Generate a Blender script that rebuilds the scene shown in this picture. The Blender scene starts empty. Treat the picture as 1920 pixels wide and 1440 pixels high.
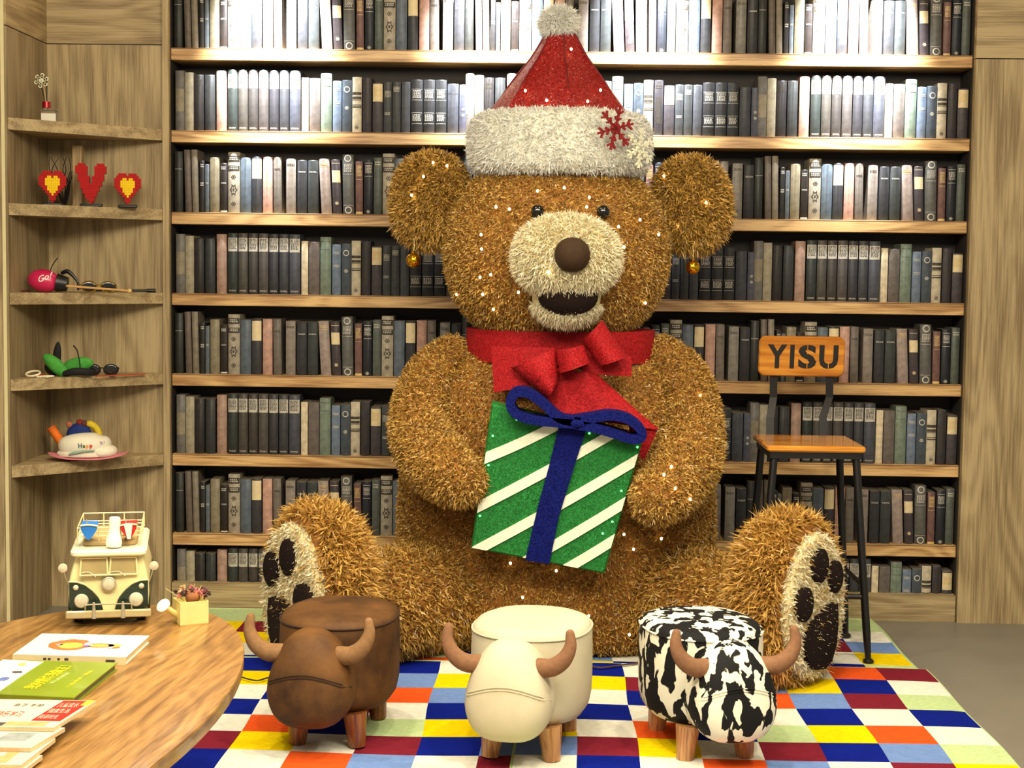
import bpy, math, random
import numpy as np
from mathutils import Vector, Matrix

# ------------------------------------------------------------------ camera, world, lights, exposure
SC = bpy.context.scene
COL = SC.collection
CAM_H = 1.3466
F_PX = 2911.8
PITCH, ROLL, YAW = -0.0739, -0.0126, 0.0201

def cam_rot():
    rz = Matrix.Rotation(YAW, 3, 'Z'); rx = Matrix.Rotation(PITCH, 3, 'X'); ry = Matrix.Rotation(ROLL, 3, 'Y')
    return rz @ rx @ ry
R3 = cam_rot()
cam_data = bpy.data.cameras.new('camera'); cam = bpy.data.objects.new('camera', cam_data); COL.objects.link(cam)
cam_data.sensor_fit = 'HORIZONTAL'; cam_data.sensor_width = 36.0; cam_data.lens = F_PX / 1920 * 36.0
cam_data.clip_start = 0.05; cam_data.clip_end = 60
cm = Matrix.Identity(4)
right, fwd, up = R3.col[0], R3.col[1], R3.col[2]
for i in range(3):
    cm[i][0] = right[i]; cm[i][1] = up[i]; cm[i][2] = -fwd[i]
cm[2][3] = CAM_H
cam.matrix_world = cm
SC.camera = cam

world = bpy.data.worlds.new('world'); SC.world = world; world.use_nodes = True
bg = world.node_tree.nodes['Background']
bg.inputs[0].default_value = (1.0, 0.92, 0.78, 1); bg.inputs[1].default_value = 0.42

SC.view_settings.view_transform = 'Standard'; SC.view_settings.look = 'None'
SC.view_settings.gamma = 1.0; SC.view_settings.use_curve_mapping = False
SC.view_settings.exposure = 0.12
SC.cycles.max_bounces = 6; SC.cycles.diffuse_bounces = 2; SC.cycles.glossy_bounces = 2; SC.cycles.transmission_bounces = 4; SC.cycles.caustics_reflective = False; SC.cycles.caustics_refractive = False

def spot(name, loc, target, watts, cone, blend=0.6, size=0.05, color=(1, 1, 1)):
    l = bpy.data.lights.new(name, 'SPOT'); l.energy = watts; l.spot_size = math.radians(cone); l.spot_blend = blend
    l.shadow_soft_size = size; l.color = color
    o = bpy.data.objects.new(name, l); COL.objects.link(o); o.location = loc
    o.rotation_euler = (Vector(target) - Vector(loc)).to_track_quat('-Z', 'Y').to_euler()
    return o
def area(name, loc, target, watts, sx, sy, color=(1, 1, 1)):
    l = bpy.data.lights.new(name, 'AREA'); l.shape = 'RECTANGLE'; l.size = sx; l.size_y = sy; l.energy = watts; l.color = color
    o = bpy.data.objects.new(name, l); COL.objects.link(o); o.location = loc
    o.rotation_euler = (Vector(target) - Vector(loc)).to_track_quat('-Z', 'Y').to_euler()
    return o
# wall washers over the bookcase (cool white LED)
for x, w in ((-1.05, 900), (-0.22, 800), (0.38, 640), (1.17, 900)):
    spot('wall_washer', (x, 5.62, 2.80), (x, 6.03, 2.22), w, 46, 1.0, 0.03, (0.90, 0.94, 1.0))
# ceiling downlights of the room (warm white)
for x, y, w in ((-0.75, 4.15, 85), (0.75, 4.15, 85), (-0.1, 3.5, 80), (-1.35, 3.2, 80), (1.6, 3.4, 80)):
    spot('ceiling_downlight', (x, y, 2.88), (x, y, 0), w, 110, 0.7, 0.06, (1.0, 0.87, 0.66))
# added broad fill standing in for the room's unseen general lighting
area('ceiling_fill', (0.0, 2.3, 2.88), (0.0, 5.2, 1.0), 215, 3.2, 1.2, (1.0, 0.90, 0.70))

# ------------------------------------------------------------------ helpers
def at(px, py, Y):
    "point of the place seen at photo pixel (px,py) on the upright plane at depth Y"
    d = R3 @ Vector(((px - 960) / F_PX, 1.0, -(py - 720) / F_PX))
    p = d * (Y / d.y); p.z += CAM_H
    return p
def onz(px, py, z):
    d = R3 @ Vector(((px - 960) / F_PX, 1.0, -(py - 720) / F_PX))
    p = d * ((z - CAM_H) / d.z); p.z += CAM_H
    return p
def proj(p):
    v = R3.transposed() @ (Vector(p) - Vector((0, 0, CAM_H)))
    return 960 + F_PX * v.x / v.y, 720 - F_PX * v.z / v.y

def lin(c):
    return tuple((x / 255 / 12.92) if x / 255 <= 0.04045 else ((x / 255 + 0.055) / 1.055) ** 2.4 for x in c)

MATS = {}
def mat(name, rgb, rough=0.6, var=0.12, scale=30, metal=0.0, spec=0.5, bump=0.0, emit=0.0, bscale=None, coat=0.0):
    "procedural material: base colour (sRGB 0-255) varied by noise, optional fine bump"
    if name in MATS: return MATS[name]
    m = bpy.data.materials.new(name); m.use_nodes = True; nt = m.node_tree; N = nt.nodes; L = nt.links
    b = N['Principled BSDF']; b.inputs['Roughness'].default_value = rough; b.inputs['Metallic'].default_value = metal
    b.inputs['Specular IOR Level'].default_value = spec; b.inputs['Coat Weight'].default_value = coat
    c = lin(rgb)
    tc = N.new('ShaderNodeTexCoord'); nz = N.new('ShaderNodeTexNoise'); nz.inputs['Scale'].default_value = scale; nz.inputs['Detail'].default_value = 4
    L.new(tc.outputs['Object'], nz.inputs['Vector'])
    cr = N.new('ShaderNodeValToRGB'); L.new(nz.outputs['Fac'], cr.inputs['Fac'])
    cr.color_ramp.elements[0].position = 0.3; cr.color_ramp.elements[1].position = 0.7
    cr.color_ramp.elements[0].color = tuple(x * (1 - var) for x in c) + (1,)
    cr.color_ramp.elements[1].color = tuple(min(1, x * (1 + var)) for x in c) + (1,)
    L.new(cr.outputs['Color'], b.inputs['Base Color'])
    if bump:
        n2 = N.new('ShaderNodeTexNoise'); n2.inputs['Scale'].default_value = bscale or scale * 6; n2.inputs['Detail'].default_value = 3
        L.new(tc.outputs['Object'], n2.inputs['Vector'])
        bp = N.new('ShaderNodeBump'); bp.inputs['Strength'].default_value = bump; bp.inputs['Distance'].default_value = 0.004
        L.new(n2.outputs['Fac'], bp.inputs['Height']); L.new(bp.outputs['Normal'], b.inputs['Normal'])
    if emit:
        b.inputs['Emission Color'].default_value = c + (1,); b.inputs['Emission Strength'].default_value = emit; m.cycles.emission_sampling = 'NONE'
    MATS[name] = m
    return m

def wood(name, dark, light, axis='Z', scale=1.0, rough=0.5, streak=0.5, coat=0.0, ring=0.35):
    "procedural oak: stretched noise streaks plus cathedral rings along an axis"
    if name in MATS: return MATS[name]
    m = bpy.data.materials.new(name); m.use_nodes = True; nt = m.node_tree; N = nt.nodes; L = nt.links
    b = N['Principled BSDF']; b.inputs['Roughness'].default_value = rough; b.inputs['Coat Weight'].default_value = coat
    tc = N.new('ShaderNodeTexCoord')
    def mapped(along, across):
        mp = N.new('ShaderNodeMapping'); s = [across] * 3; s['XYZ'.index(axis)] = along
        mp.inputs['Scale'].default_value = s; L.new(tc.outputs['Object'], mp.inputs['Vector']); return mp
    n1 = N.new('ShaderNodeTexNoise'); n1.inputs['Scale'].default_value = 1.0; n1.inputs['Detail'].default_value = 6; n1.inputs['Roughness'].default_value = 0.65
    L.new(mapped(1.6 * scale, 22 * scale).outputs[0], n1.inputs['Vector'])
    n2 = N.new('ShaderNodeTexNoise'); n2.inputs['Scale'].default_value = 1.0; n2.inputs['Detail'].default_value = 3
    L.new(mapped(5 * scale, 210 * scale).outputs[0], n2.inputs['Vector'])
    n3 = N.new('ShaderNodeTexNoise'); n3.inputs['Scale'].default_value = 1.0; n3.inputs['Detail'].default_value = 1; n3.inputs['Distortion'].default_value = 0.4
    L.new(mapped(0.9 * scale, 5 * scale).outputs[0], n3.inputs['Vector'])
    mu = N.new('ShaderNodeMath'); mu.operation = 'MULTIPLY'; mu.inputs[1].default_value = 60; L.new(n3.outputs['Fac'], mu.inputs[0])
    si = N.new('ShaderNodeMath'); si.operation = 'SINE'; L.new(mu.outputs[0], si.inputs[0])
    a1 = N.new('ShaderNodeMath'); a1.operation = 'MULTIPLY_ADD'; a1.inputs[1].default_value = 0.08 * ring / 0.35; L.new(si.outputs[0], a1.inputs[0]); L.new(n1.outputs['Fac'], a1.inputs[2])
    a2 = N.new('ShaderNodeMath'); a2.operation = 'MULTIPLY_ADD'; a2.inputs[1].default_value = streak; L.new(n2.outputs['Fac'], a2.inputs[0]); L.new(a1.outputs[0], a2.inputs[2])
    cr = N.new('ShaderNodeValToRGB'); L.new(a2.outputs[0], cr.inputs['Fac'])
    cr.color_ramp.elements[0].position = 0.42 + streak * 0.3; cr.color_ramp.elements[1].position = 0.62 + streak * 0.6
    cr.color_ramp.elements[0].color = lin(dark) + (1,); cr.color_ramp.elements[1].color = lin(light) + (1,)
    L.new(cr.outputs['Color'], b.inputs['Base Color'])
    bp = N.new('ShaderNodeBump'); bp.inputs['Strength'].default_value = 0.15; bp.inputs['Distance'].default_value = 0.002
    L.new(a2.outputs[0], bp.inputs['Height']); L.new(bp.outputs['Normal'], b.inputs['Normal'])
    MATS[name] = m
    return m

class MB:
    "mesh builder: collects shapes, links them as ONE mesh object"
    def __init__(s): s.v = []; s.f = []; s.m = []
    def add(s, vs, fs, mi=0):
        o = len(s.v); s.v += [tuple(p) for p in vs]; s.f += [tuple(i + o for i in f) for f in fs]; s.m += [mi] * len(fs); return s
    def box(s, lo, hi, mi=0, M=None):
        x0, y0, z0 = lo; x1, y1, z1 = hi
        vs = [(x0, y0, z0), (x1, y0, z0), (x1, y1, z0), (x0, y1, z0), (x0, y0, z1), (x1, y0, z1), (x1, y1, z1), (x0, y1, z1)]
        if M is not None: vs = [M @ Vector(p) for p in vs]
        return s.add(vs, [(0, 3, 2, 1), (4, 5, 6, 7), (0, 1, 5, 4), (1, 2, 6, 5), (2, 3, 7, 6), (3, 0, 4, 7)], mi)
    def rbox(s, lo, hi, r, mi=0, M=None, seg=3):
        "box with rounded vertical (Z) edges and chamfered top/bottom"
        x0, y0, z0 = lo; x1, y1, z1 = hi; c = min(r, (z1 - z0) * 0.45)
        def outline(d):
            pts = []
            for cx, cy, a0 in ((x1 - r, y1 - r, 0), (x0 + r, y1 - r, 90), (x0 + r, y0 + r, 180), (x1 - r, y0 + r, 270)):
                for k in range(seg + 1):
                    a = math.radians(a0 + 90 * k / seg); pts.append((cx + (r - d) * math.cos(a), cy + (r - d) * math.sin(a)))
            return pts
        rings = [[(x, y, z0) for x, y in outline(c * 0.6)], [(x, y, z0 + c * 0.6) for x, y in outline(0)],
                 [(x, y, z1 - c * 0.6) for x, y in outline(0)], [(x, y, z1) for x, y in outline(c * 0.6)]]
        return s.loft(rings, mi, M)
    def loft(s, rings, mi=0, M=None, cap=True):
        n = len(rings[0]); vs = [p for r in rings for p in r]; fs = []
        if M is not None: vs = [M @ Vector(p) for p in vs]
        for k in range(len(rings) - 1):
            for i in range(n):
                j = (i + 1) % n; fs.append((k * n + i, k * n + j, (k + 1) * n + j, (k + 1) * n + i))
        if cap:
            fs.append(tuple(range(n - 1, -1, -1))); o = (len(rings) - 1) * n; fs.append(tuple(o + i for i in range(n)))
        return s.add(vs, fs, mi)
    def lathe(s, prof, seg=24, mi=0, M=None, sx=1.0, sy=1.0, cap=True):
        "prof: (radius, z)"
        rings = [[(r * sx * math.cos(2 * math.pi * i / seg), r * sy * math.sin(2 * math.pi * i / seg), z) for i in range(seg)] for r, z in prof]
        return s.loft(rings, mi, M, cap)
    def cyl(s, a, b, r0, r1=None, seg=12, mi=0):
        a = Vector(a); b = Vector(b); r1 = r0 if r1 is None else r1
        d = (b - a); q = d.to_track_quat('Z', 'Y').to_matrix().to_4x4(); M = Matrix.Translation(a) @ q
        return s.lathe([(r0, 0), (r1, d.length)], seg, mi, M)
    def tube(s, pts, radii, seg=12, mi=0, sub=4, round_ends=True, sq=None):
        pts = [Vector(p) for p in pts]
        P = []; Rr = []
        n = len(pts)
        for i in range(n - 1):
            p0 = pts[max(i - 1, 0)]; p1 = pts[i]; p2 = pts[i + 1]; p3 = pts[min(i + 2, n - 1)]
            for k in range(sub):
                t = k / sub; P.append(0.5 * ((2 * p1) + (p2 - p0) * t + (2 * p0 - 5 * p1 + 4 * p2 - p3) * t * t + (3 * p1 - p0 - 3 * p2 + p3) * t ** 3))
                Rr.append(radii[i] * (1 - t) + radii[i + 1] * t)
        P.append(pts[-1]); Rr.append(radii[-1])
        T = [(P[min(i + 1, len(P) - 1)] - P[max(i - 1, 0)]).normalized() for i in range(len(P))]
        if round_ends:
            a0 = []; b0 = []
            for ang in (80, 60, 40, 20):
                a = math.radians(ang); a0.append((P[0] - T[0] * Rr[0] * math.sin(a), Rr[0] * math.cos(a), T[0]))
            for ang in (20, 40, 60, 80):
                a = math.radians(ang); b0.append((P[-1] + T[-1] * Rr[-1] * math.sin(a), Rr[-1] * math.cos(a), T[-1]))
            P = [x[0] for x in a0] + P + [x[0] for x in b0]; Rr = [x[1] for x in a0] + Rr + [x[1] for x in b0]; T = [x[2] for x in a0] + T + [x[2] for x in b0]
        nrm = T[0].orthogonal().normalized(); rings = []
        for p, r, t in zip(P, Rr, T):
            nrm = (nrm - t * nrm.dot(t)).normalized(); bn = t.cross(nrm)
            rings.append([p + nrm * (r * math.cos(2 * math.pi * i / seg)) + bn * (r * math.sin(2 * math.pi * i / seg)) for i in range(seg)])
        return s.loft(rings, mi)
    def ell(s, c, ax, mi=0, nu=20, nv=12, R=None, e1=1.0, e2=1.0, shape=None):
        "super-ellipsoid; e<1 boxier. shape(x,y,z in -1..1) -> xyz may reshape"
        def sp(v, e): return math.copysign(abs(v) ** e, v)
        vs = []; fs = []
        for j in range(1, nv):
            ph = -math.pi / 2 + math.pi * j / nv
            for i in range(nu):
                th = 2 * math.pi * i / nu
                p = (sp(math.cos(ph), e1) * sp(math.cos(th), e2), sp(math.cos(ph), e1) * sp(math.sin(th), e2), sp(math.sin(ph), e1))
                if shape: p = shape(*p)
                vs.append(Vector((p[0] * ax[0], p[1] * ax[1], p[2] * ax[2])))
        b = Vector((0, 0, -1)); t = Vector((0, 0, 1))
        if shape: b = Vector(shape(*b)); t = Vector(shape(*t))
        vs += [Vector((b[0] * ax[0], b[1] * ax[1], b[2] * ax[2])), Vector((t[0] * ax[0], t[1] * ax[1], t[2] * ax[2]))]
        ib = len(vs) - 2; it = ib + 1
        for j in range(nv - 2):
            for i in range(nu):
                k = (i + 1) % nu; fs.append((j * nu + i, j * nu + k, (j + 1) * nu + k, (j + 1) * nu + i))
        for i in range(nu):
            k = (i + 1) % nu; fs.append((ib, k, i)); o = (nv - 2) * nu; fs.append((o + i, o + k, it))
        if R is not None: vs = [R @ v for v in vs]
        c = Vector(c)
        return s.add([v + c for v in vs], fs, mi)
    def prism(s, poly, depth, M, mi=0, front_only=False):
        "poly: 2D (u,v) outline; M maps (u,v,w) to the world; extruded along w from 0 to depth"
        n = len(poly)
        vs = [M @ Vector((u, v, 0)) for u, v in poly] + [M @ Vector((u, v, depth)) for u, v in poly]
        fs = [tuple(range(n - 1, -1, -1)), tuple(range(n, 2 * n))] + [(i, (i + 1) % n, n + (i + 1) % n, n + i) for i in range(n)]
        return s.add(vs, fs, mi)
    def build(s, name, mats, parent=None, smooth=True, angle=40):
        me = bpy.data.meshes.new(name); me.from_pydata(s.v, [], s.f)
        if not isinstance(mats, (list, tuple)): mats = [mats]
        for m in mats: me.materials.append(m)
        if len(mats) > 1: me.polygons.foreach_set('material_index', s.m)
        me.update()
        if smooth:
            me.polygons.foreach_set('use_smooth', [True] * len(me.polygons))
            me.set_sharp_from_angle(angle=math.radians(angle))
        return link(name, me, parent)

def link(name, me, parent=None):
    o = bpy.data.objects.new(name, me); COL.objects.link(o)
    if parent is not None: o.parent = parent
    return o
def part(o, parent):
    "parent keeping the world position (parents here are Empties with plain location/rotation)"
    o.parent = parent; o.matrix_parent_inverse = parent.matrix_basis.inverted(); return o
def thing(name, label, cat, loc=(0, 0, 0), rz=0.0, group=None):
    o = bpy.data.objects.new(name, None); COL.objects.link(o); o.location = loc; o.rotation_euler = (0, 0, rz); o.empty_display_size = 0.05
    tag(o, label, cat, group); return o
def tag(o, label=None, cat=None, group=None, kind=None):
    if label: o['label'] = label
    if cat: o['category'] = cat
    if group: o['group'] = group
    if kind: o['kind'] = kind
    return o
def text_geo(body, size=1.0, offset=0.0, extrude=0.0, align='CENTER'):
    cu = bpy.data.curves.new('text', 'FONT'); cu.body = body; cu.size = size; cu.offset = offset; cu.extrude = extrude
    cu.align_x = align; cu.align_y = 'CENTER'; cu.resolution_u = 3
    o = bpy.data.objects.new('text', cu); COL.objects.link(o)
    dg = bpy.context.evaluated_depsgraph_get(); me = bpy.data.meshes.new_from_object(o.evaluated_get(dg))
    v = [tuple(x.co) for x in me.vertices]; f = [tuple(p.vertices) for p in me.polygons]
    bpy.data.objects.remove(o); bpy.data.curves.remove(cu); bpy.data.meshes.remove(me)
    return v, f

def fur_mesh(name, mb, mats, N, L, W, parent=None, comb=(0, 0, -0.35), rnd=0.55, seed=1, back=0.3, lift=0.75, keep=None):
    "skin plus N bent blades of pile, all one mesh; per-blade tint in the attribute 'tint'"
    rs = np.random.RandomState(seed)
    V = np.array(mb.v, dtype=np.float64)
    tri = []
    for f in mb.f:
        for k in range(1, len(f) - 1): tri.append((f[0], f[k], f[k + 1]))
    tri = np.array(tri)
    A, B, C = V[tri[:, 0]], V[tri[:, 1]], V[tri[:, 2]]
    n = np.cross(B - A, C - A); ar = np.linalg.norm(n, axis=1) + 1e-12; nn = n / ar[:, None]
    w = ar * np.where(nn[:, 1] > 0.45, back, 1.0)
    w = w * np.where((A[:, 2] < 0.01) & (nn[:, 2] < -0.8), 0.02, 1.0)
    if keep is not None: w = w * keep(A, nn)
    ti = rs.choice(len(tri), N, p=w / w.sum())
    u = rs.rand(N); v = rs.rand(N); fl = u + v > 1; u[fl] = 1 - u[fl]; v[fl] = 1 - v[fl]
    p = A[ti] + (B - A)[ti] * u[:, None] + (C - A)[ti] * v[:, None]
    nr = nn[ti]
    r = rs.normal(size=(N, 3)); d = nr * lift + r * rnd + np.array(comb)
    # keep blades outside the skin
    dn = (d * nr).sum(1); d += nr * np.maximum(0, 0.25 - dn)[:, None]
    d /= np.linalg.norm(d, axis=1)[:, None]
    ln = L * (0.55 + 0.7 * rs.rand(N)); wd = W * (0.6 + 0.8 * rs.rand(N))
    side = np.cross(d, rs.normal(size=(N, 3))); side /= np.linalg.norm(side, axis=1)[:, None] + 1e-9
    curl = rs.normal(size=(N, 3)) * 0.35 + np.array([0, 0, -0.25])
    mid = p + d * (ln * 0.55)[:, None]
    tip = mid + (d + curl) * (ln * 0.45)[:, None]
    hw = (wd * 0.5)[:, None]
    nb = len(V)
    bl = np.stack([p - side * hw, p + side * hw, mid + side * hw * 0.9, mid - side * hw * 0.9, tip], axis=1).reshape(-1, 3)
    allv = np.vstack([V, bl])
    tot_b = np.array([len(f) for f in mb.f]); lo_b = np.concatenate([np.array(f) for f in mb.f])
    base = nb + np.arange(N)[:, None] * 5
    lo_f = np.hstack([base + 0, base + 1, base + 2, base + 3, base + 3, base + 2, base + 4]).reshape(-1)
    tot_f = np.tile([4, 3], N)
    loops = np.concatenate([lo_b, lo_f]).astype(np.int32); tots = np.concatenate([tot_b, tot_f]).astype(np.int32)
    starts = np.concatenate([[0], np.cumsum(tots)[:-1]]).astype(np.int32)
    me = bpy.data.meshes.new(name)
    me.vertices.add(len(allv)); me.vertices.foreach_set('co', allv.astype(np.float32).ravel())
    me.loops.add(len(loops)); me.loops.foreach_set('vertex_index', loops)
    me.polygons.add(len(tots)); me.polygons.foreach_set('loop_start', starts)
    me.polygons.foreach_set('material_index', np.concatenate([np.zeros(len(tot_b)), np.ones(2 * N)]).astype(np.int32))
    me.polygons.foreach_set('use_smooth', np.concatenate([np.ones(len(tot_b)), np.zeros(2 * N)]).astype(bool))
    me.update(calc_edges=True)
    at_ = me.attributes.new('tint', 'FLOAT', 'POINT')
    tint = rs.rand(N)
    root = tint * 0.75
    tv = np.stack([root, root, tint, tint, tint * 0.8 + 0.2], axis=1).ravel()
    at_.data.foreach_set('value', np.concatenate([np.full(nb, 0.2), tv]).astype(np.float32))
    for m in mats: me.materials.append(m)
    return link(name, me, parent)

def fur_mat(name, dark, light, rough=0.45, spec=0.4, trans=0.25):
    if name in MATS: return MATS[name]
    m = bpy.data.materials.new(name); m.use_nodes = True; nt = m.node_tree; N = nt.nodes; L = nt.links
    b = N['Principled BSDF']; b.inputs['Roughness'].default_value = rough; b.inputs['Specular IOR Level'].default_value = spec
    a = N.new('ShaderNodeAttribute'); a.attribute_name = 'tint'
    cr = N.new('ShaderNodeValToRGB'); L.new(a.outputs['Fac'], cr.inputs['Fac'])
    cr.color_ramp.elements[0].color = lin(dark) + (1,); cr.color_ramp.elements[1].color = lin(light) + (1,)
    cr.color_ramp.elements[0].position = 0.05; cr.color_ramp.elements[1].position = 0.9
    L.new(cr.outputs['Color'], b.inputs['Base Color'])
    tr = N.new('ShaderNodeBsdfTranslucent'); L.new(cr.outputs['Color'], tr.inputs['Color'])
    mx = N.new('ShaderNodeMixShader'); mx.inputs[0].default_value = trans
    L.new(b.outputs[0], mx.inputs[1]); L.new(tr.outputs[0], mx.inputs[2])
    L.new(mx.outputs[0], N['Material Output'].inputs['Surface'])
    MATS[name] = m
    return m
# ------------------------------------------------------------------ the setting
OAK_V = wood('oak_panel_vertical', (134, 112, 76), (186, 164, 120), 'Z', 1.0, 0.55, 0.7)
OAK_H = wood('oak_panel_horizontal', (134, 112, 76), (186, 164, 120), 'X', 1.0, 0.55, 0.7)
OAK_Y = wood('oak_panel_depth', (134, 112, 76), (186, 164, 120), 'Y', 1.0, 0.55, 0.7)
SHELF_W = wood('honey_oak_shelf', (150, 106, 58), (222, 182, 122), 'X', 1.3, 0.4, 0.7, 0.0, 0.4)
DARKBACK = mat('bookcase_interior_brown_black', (44, 38, 33), 0.7, 0.2, 8)
CONCRETE = mat('grey_polished_floor', (126, 121, 110), 0.38, 0.10, 3, spec=0.4, bump=0.05, bscale=200)
PAINT = mat('ceiling_paint', (205, 195, 175), 0.9, 0.03, 4)

WY = 6.0                                   # front plane of the bookcase
XL, XR = -1.445, 1.612                     # bookcase ends
fl_ = MB().box((-4, -1.5, -0.05), (4, 6.4, 0)).build('floor', CONCRETE, smooth=False); tag(fl_, 'grey polished concrete floor', None, kind='structure')
ce = MB().box((-4, -1.5, 2.95), (4, 6.4, 3.0)).build('ceiling', PAINT, smooth=False); tag(ce, 'plain light ceiling above the reading corner', None, kind='structure')
wb = MB().box((-4, 6.2, 0), (4, 6.3, 2.95)).build('wall_back', PAINT, smooth=False); tag(wb, 'plain back wall behind the bookcase', None, kind='structure')

# right oak-clad wall: lower boards with upright grain, upper board with level grain
wr = bpy.data.objects.new('wall_right', None); COL.objects.link(wr); tag(wr, 'pale oak laminate wall panelling right of the bookcase', None, kind='structure')
zj = at(1875, 110, 5.97).z
MB().box((XR + 0.004, 5.97, 0.0), (2.75, 6.19, zj - 0.002)).build('panel', OAK_V, wr, False)
MB().box((XR + 0.004, 5.97, zj + 0.002), (2.75, 6.19, 2.945)).build('panel', OAK_H, wr, False)
MB().box((XR + 0.004, 5.985, zj - 0.002), (2.75, 6.19, zj + 0.002)).build('joint', DARKBACK, wr, False)

# plinth board under the books
bb = MB().box((XL, 5.985, 0), (XR, 6.03, 0.104)).build('baseboard_back', OAK_H, None, False); tag(bb, 'pale oak skirting board below the lowest books', None, kind='structure')

# ------------------------------------------------------------------ corner shelf unit on the left
cxl = at(88, 80, 6.0).x; FY = 5.545; zc = at(88, 82, 6.0).z
cs = thing('corner_shelf', 'pale oak corner shelf unit with five slanted-front shelves left of the bookcase', 'shelf', (cxl, 6.0, 0))
OAK_S = wood('oak_side_panel', (116, 97, 66), (160, 141, 104), 'Z', 1.0, 0.55, 0.7)
def cpart(mb, name, m, smooth=False): return part(mb.build(name, m, None, smooth), cs)
cpart(MB().box((cxl - 0.02, 6.0, 0), (XL - 0.027, 6.02, zc - 0.002)), 'back_panel', OAK_V)
cpart(MB().box((cxl - 0.02, 6.0, zc + 0.002), (XL - 0.027, 6.02, 2.945)), 'back_panel', OAK_H)
cpart(MB().box((cxl - 0.02, 6.006, zc - 0.002), (XL - 0.027, 6.02, zc + 0.002)), 'joint', DARKBACK)
cpart(MB().box((cxl - 0.02, FY, 0), (cxl, 6.0, zc - 0.002)), 'side_panel', OAK_S)
cpart(MB().box((cxl - 0.02, FY, zc + 0.002), (cxl, 6.0, 2.945)), 'side_panel', OAK_Y)
cpart(MB().box((XL - 0.027, 5.975, 0), (XL - 0.002, 6.02, 2.945)), 'divider_post', OAK_V)
EDGE = mat('pale_edge_band', (226, 212, 160), 0.35, 0.04, 20)
cpart(MB().box((cxl - 0.020, FY - 0.004, 0), (cxl - 0.008, FY, 2.945)), 'edge_band', EDGE)
SZ = []
for yl, yr in ((241.7, 265), (401, 415), (570, 570), (734, 718.6), (896, 870)):
    z0 = 0.5 * (at(15, yl, FY).z + at(312, yr, 6.0).z); th = 0.042; SZ.append(z0 + th)
    x0, x1 = cxl + 0.001, XL - 0.028
    poly = [(x0, FY + 0.004), (x0, 5.999), (x1, 5.999), (x1, 5.972)]
    vs = [(x, y, z0) for x, y in poly] + [(x, y, z0 + th) for x, y in poly]
    cpart(MB().add(vs, [(0, 1, 2, 3), (7, 6, 5, 4), (0, 4, 5, 1), (1, 5, 6, 2), (2, 6, 7, 3), (3, 7, 4, 0)]), 'shelf', OAK_H)
wl_ = bpy.data.objects.new('wall_left', None); COL.objects.link(wl_); tag(wl_, 'pale oak clad wall left of the corner shelf', None, kind='structure')
zj2 = at(5, 43, FY).z
MB().box((-2.9, FY + 0.002, 0), (cxl - 0.021, 6.19, zj2 - 0.002)).build('panel', OAK_V, wl_, False)
MB().box((-2.9, FY + 0.002, zj2 + 0.002), (cxl - 0.021, 6.19, 2.945)).build('panel', OAK_H, wl_, False)

# ------------------------------------------------------------------ bookcase: a wallpaper print of shelves, built here as solid boards
PITCHZ = 0.3131; SHZ = [2.176 - PITCHZ * k for k in range(-1, 7)]; TH = 0.046
bc = thing('bookcase', 'wall-wide wallpaper bookcase built solid, with honey oak shelf edges behind the bear', 'bookcase', (0.5 * (XL + XR), 6.1, 0))
part(MB().box((XL, 6.17, 0.0), (XR, 6.19, 2.6)).build('back_panel', DARKBACK, None, False), bc)
for z in SHZ:
    sh = part(MB().rbox((XL, WY, z - TH), (XR, 6.169, z), 0.003, seg=1).build('shelf', SHELF_W, None, False), bc)
    part(MB().box((XL, WY - 0.0008, z - 0.004), (XR, WY, z - 0.0015)).build('edge_line', mat('shelf_edge_dark_line', (104, 66, 36), 0.6), None, False), sh)
part(MB().box((XL - 0.002, 6.0, 0.0), (XL, 6.169, 2.6)).build('side_panel', DARKBACK, None, False), bc)
part(MB().box((XR, 6.0, 0.0), (XR + 0.002, 6.169, 2.6)).build('side_panel', DARKBACK, None, False), bc)

# ------------------------------------------------------------------ books of the wallpaper print, built here as solid volumes
def cloth(rgb):
    g = sum(rgb) / 3; rgb = tuple(int(g + (c - g) * .62) for c in rgb)
    return mat('book_cloth_%d_%d_%d' % rgb, rgb, 0.48, 0.24, 45, spec=0.4, bump=0.12, bscale=350)
INK_W = mat('spine_ink_silver', (196, 190, 178), 0.5, 0.15, 80)
INK_G = mat('spine_ink_gilt', (214, 184, 120), 0.4, 0.15, 80)
INK_D = mat('spine_ink_dark', (58, 50, 40), 0.6, 0.15, 80)
LAB_C = mat('spine_label_cream', (224, 204, 160), 0.6, 0.10, 60)
LAB_G = mat('spine_label_grey', (186, 180, 166), 0.6, 0.2, 90)
LAB_D = mat('spine_label_dark', (62, 56, 44), 0.6, 0.15, 60)
INKS = dict(f=mat('sun_faded_cloth', (136, 126, 104), .6, .2, 60), w=INK_W, g=INK_G, d=INK_D, c=LAB_C, s=LAB_G, k=LAB_D)
PAGES = mat('book_page_block', (120, 110, 92), 0.8, 0.15, 120)
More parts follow.
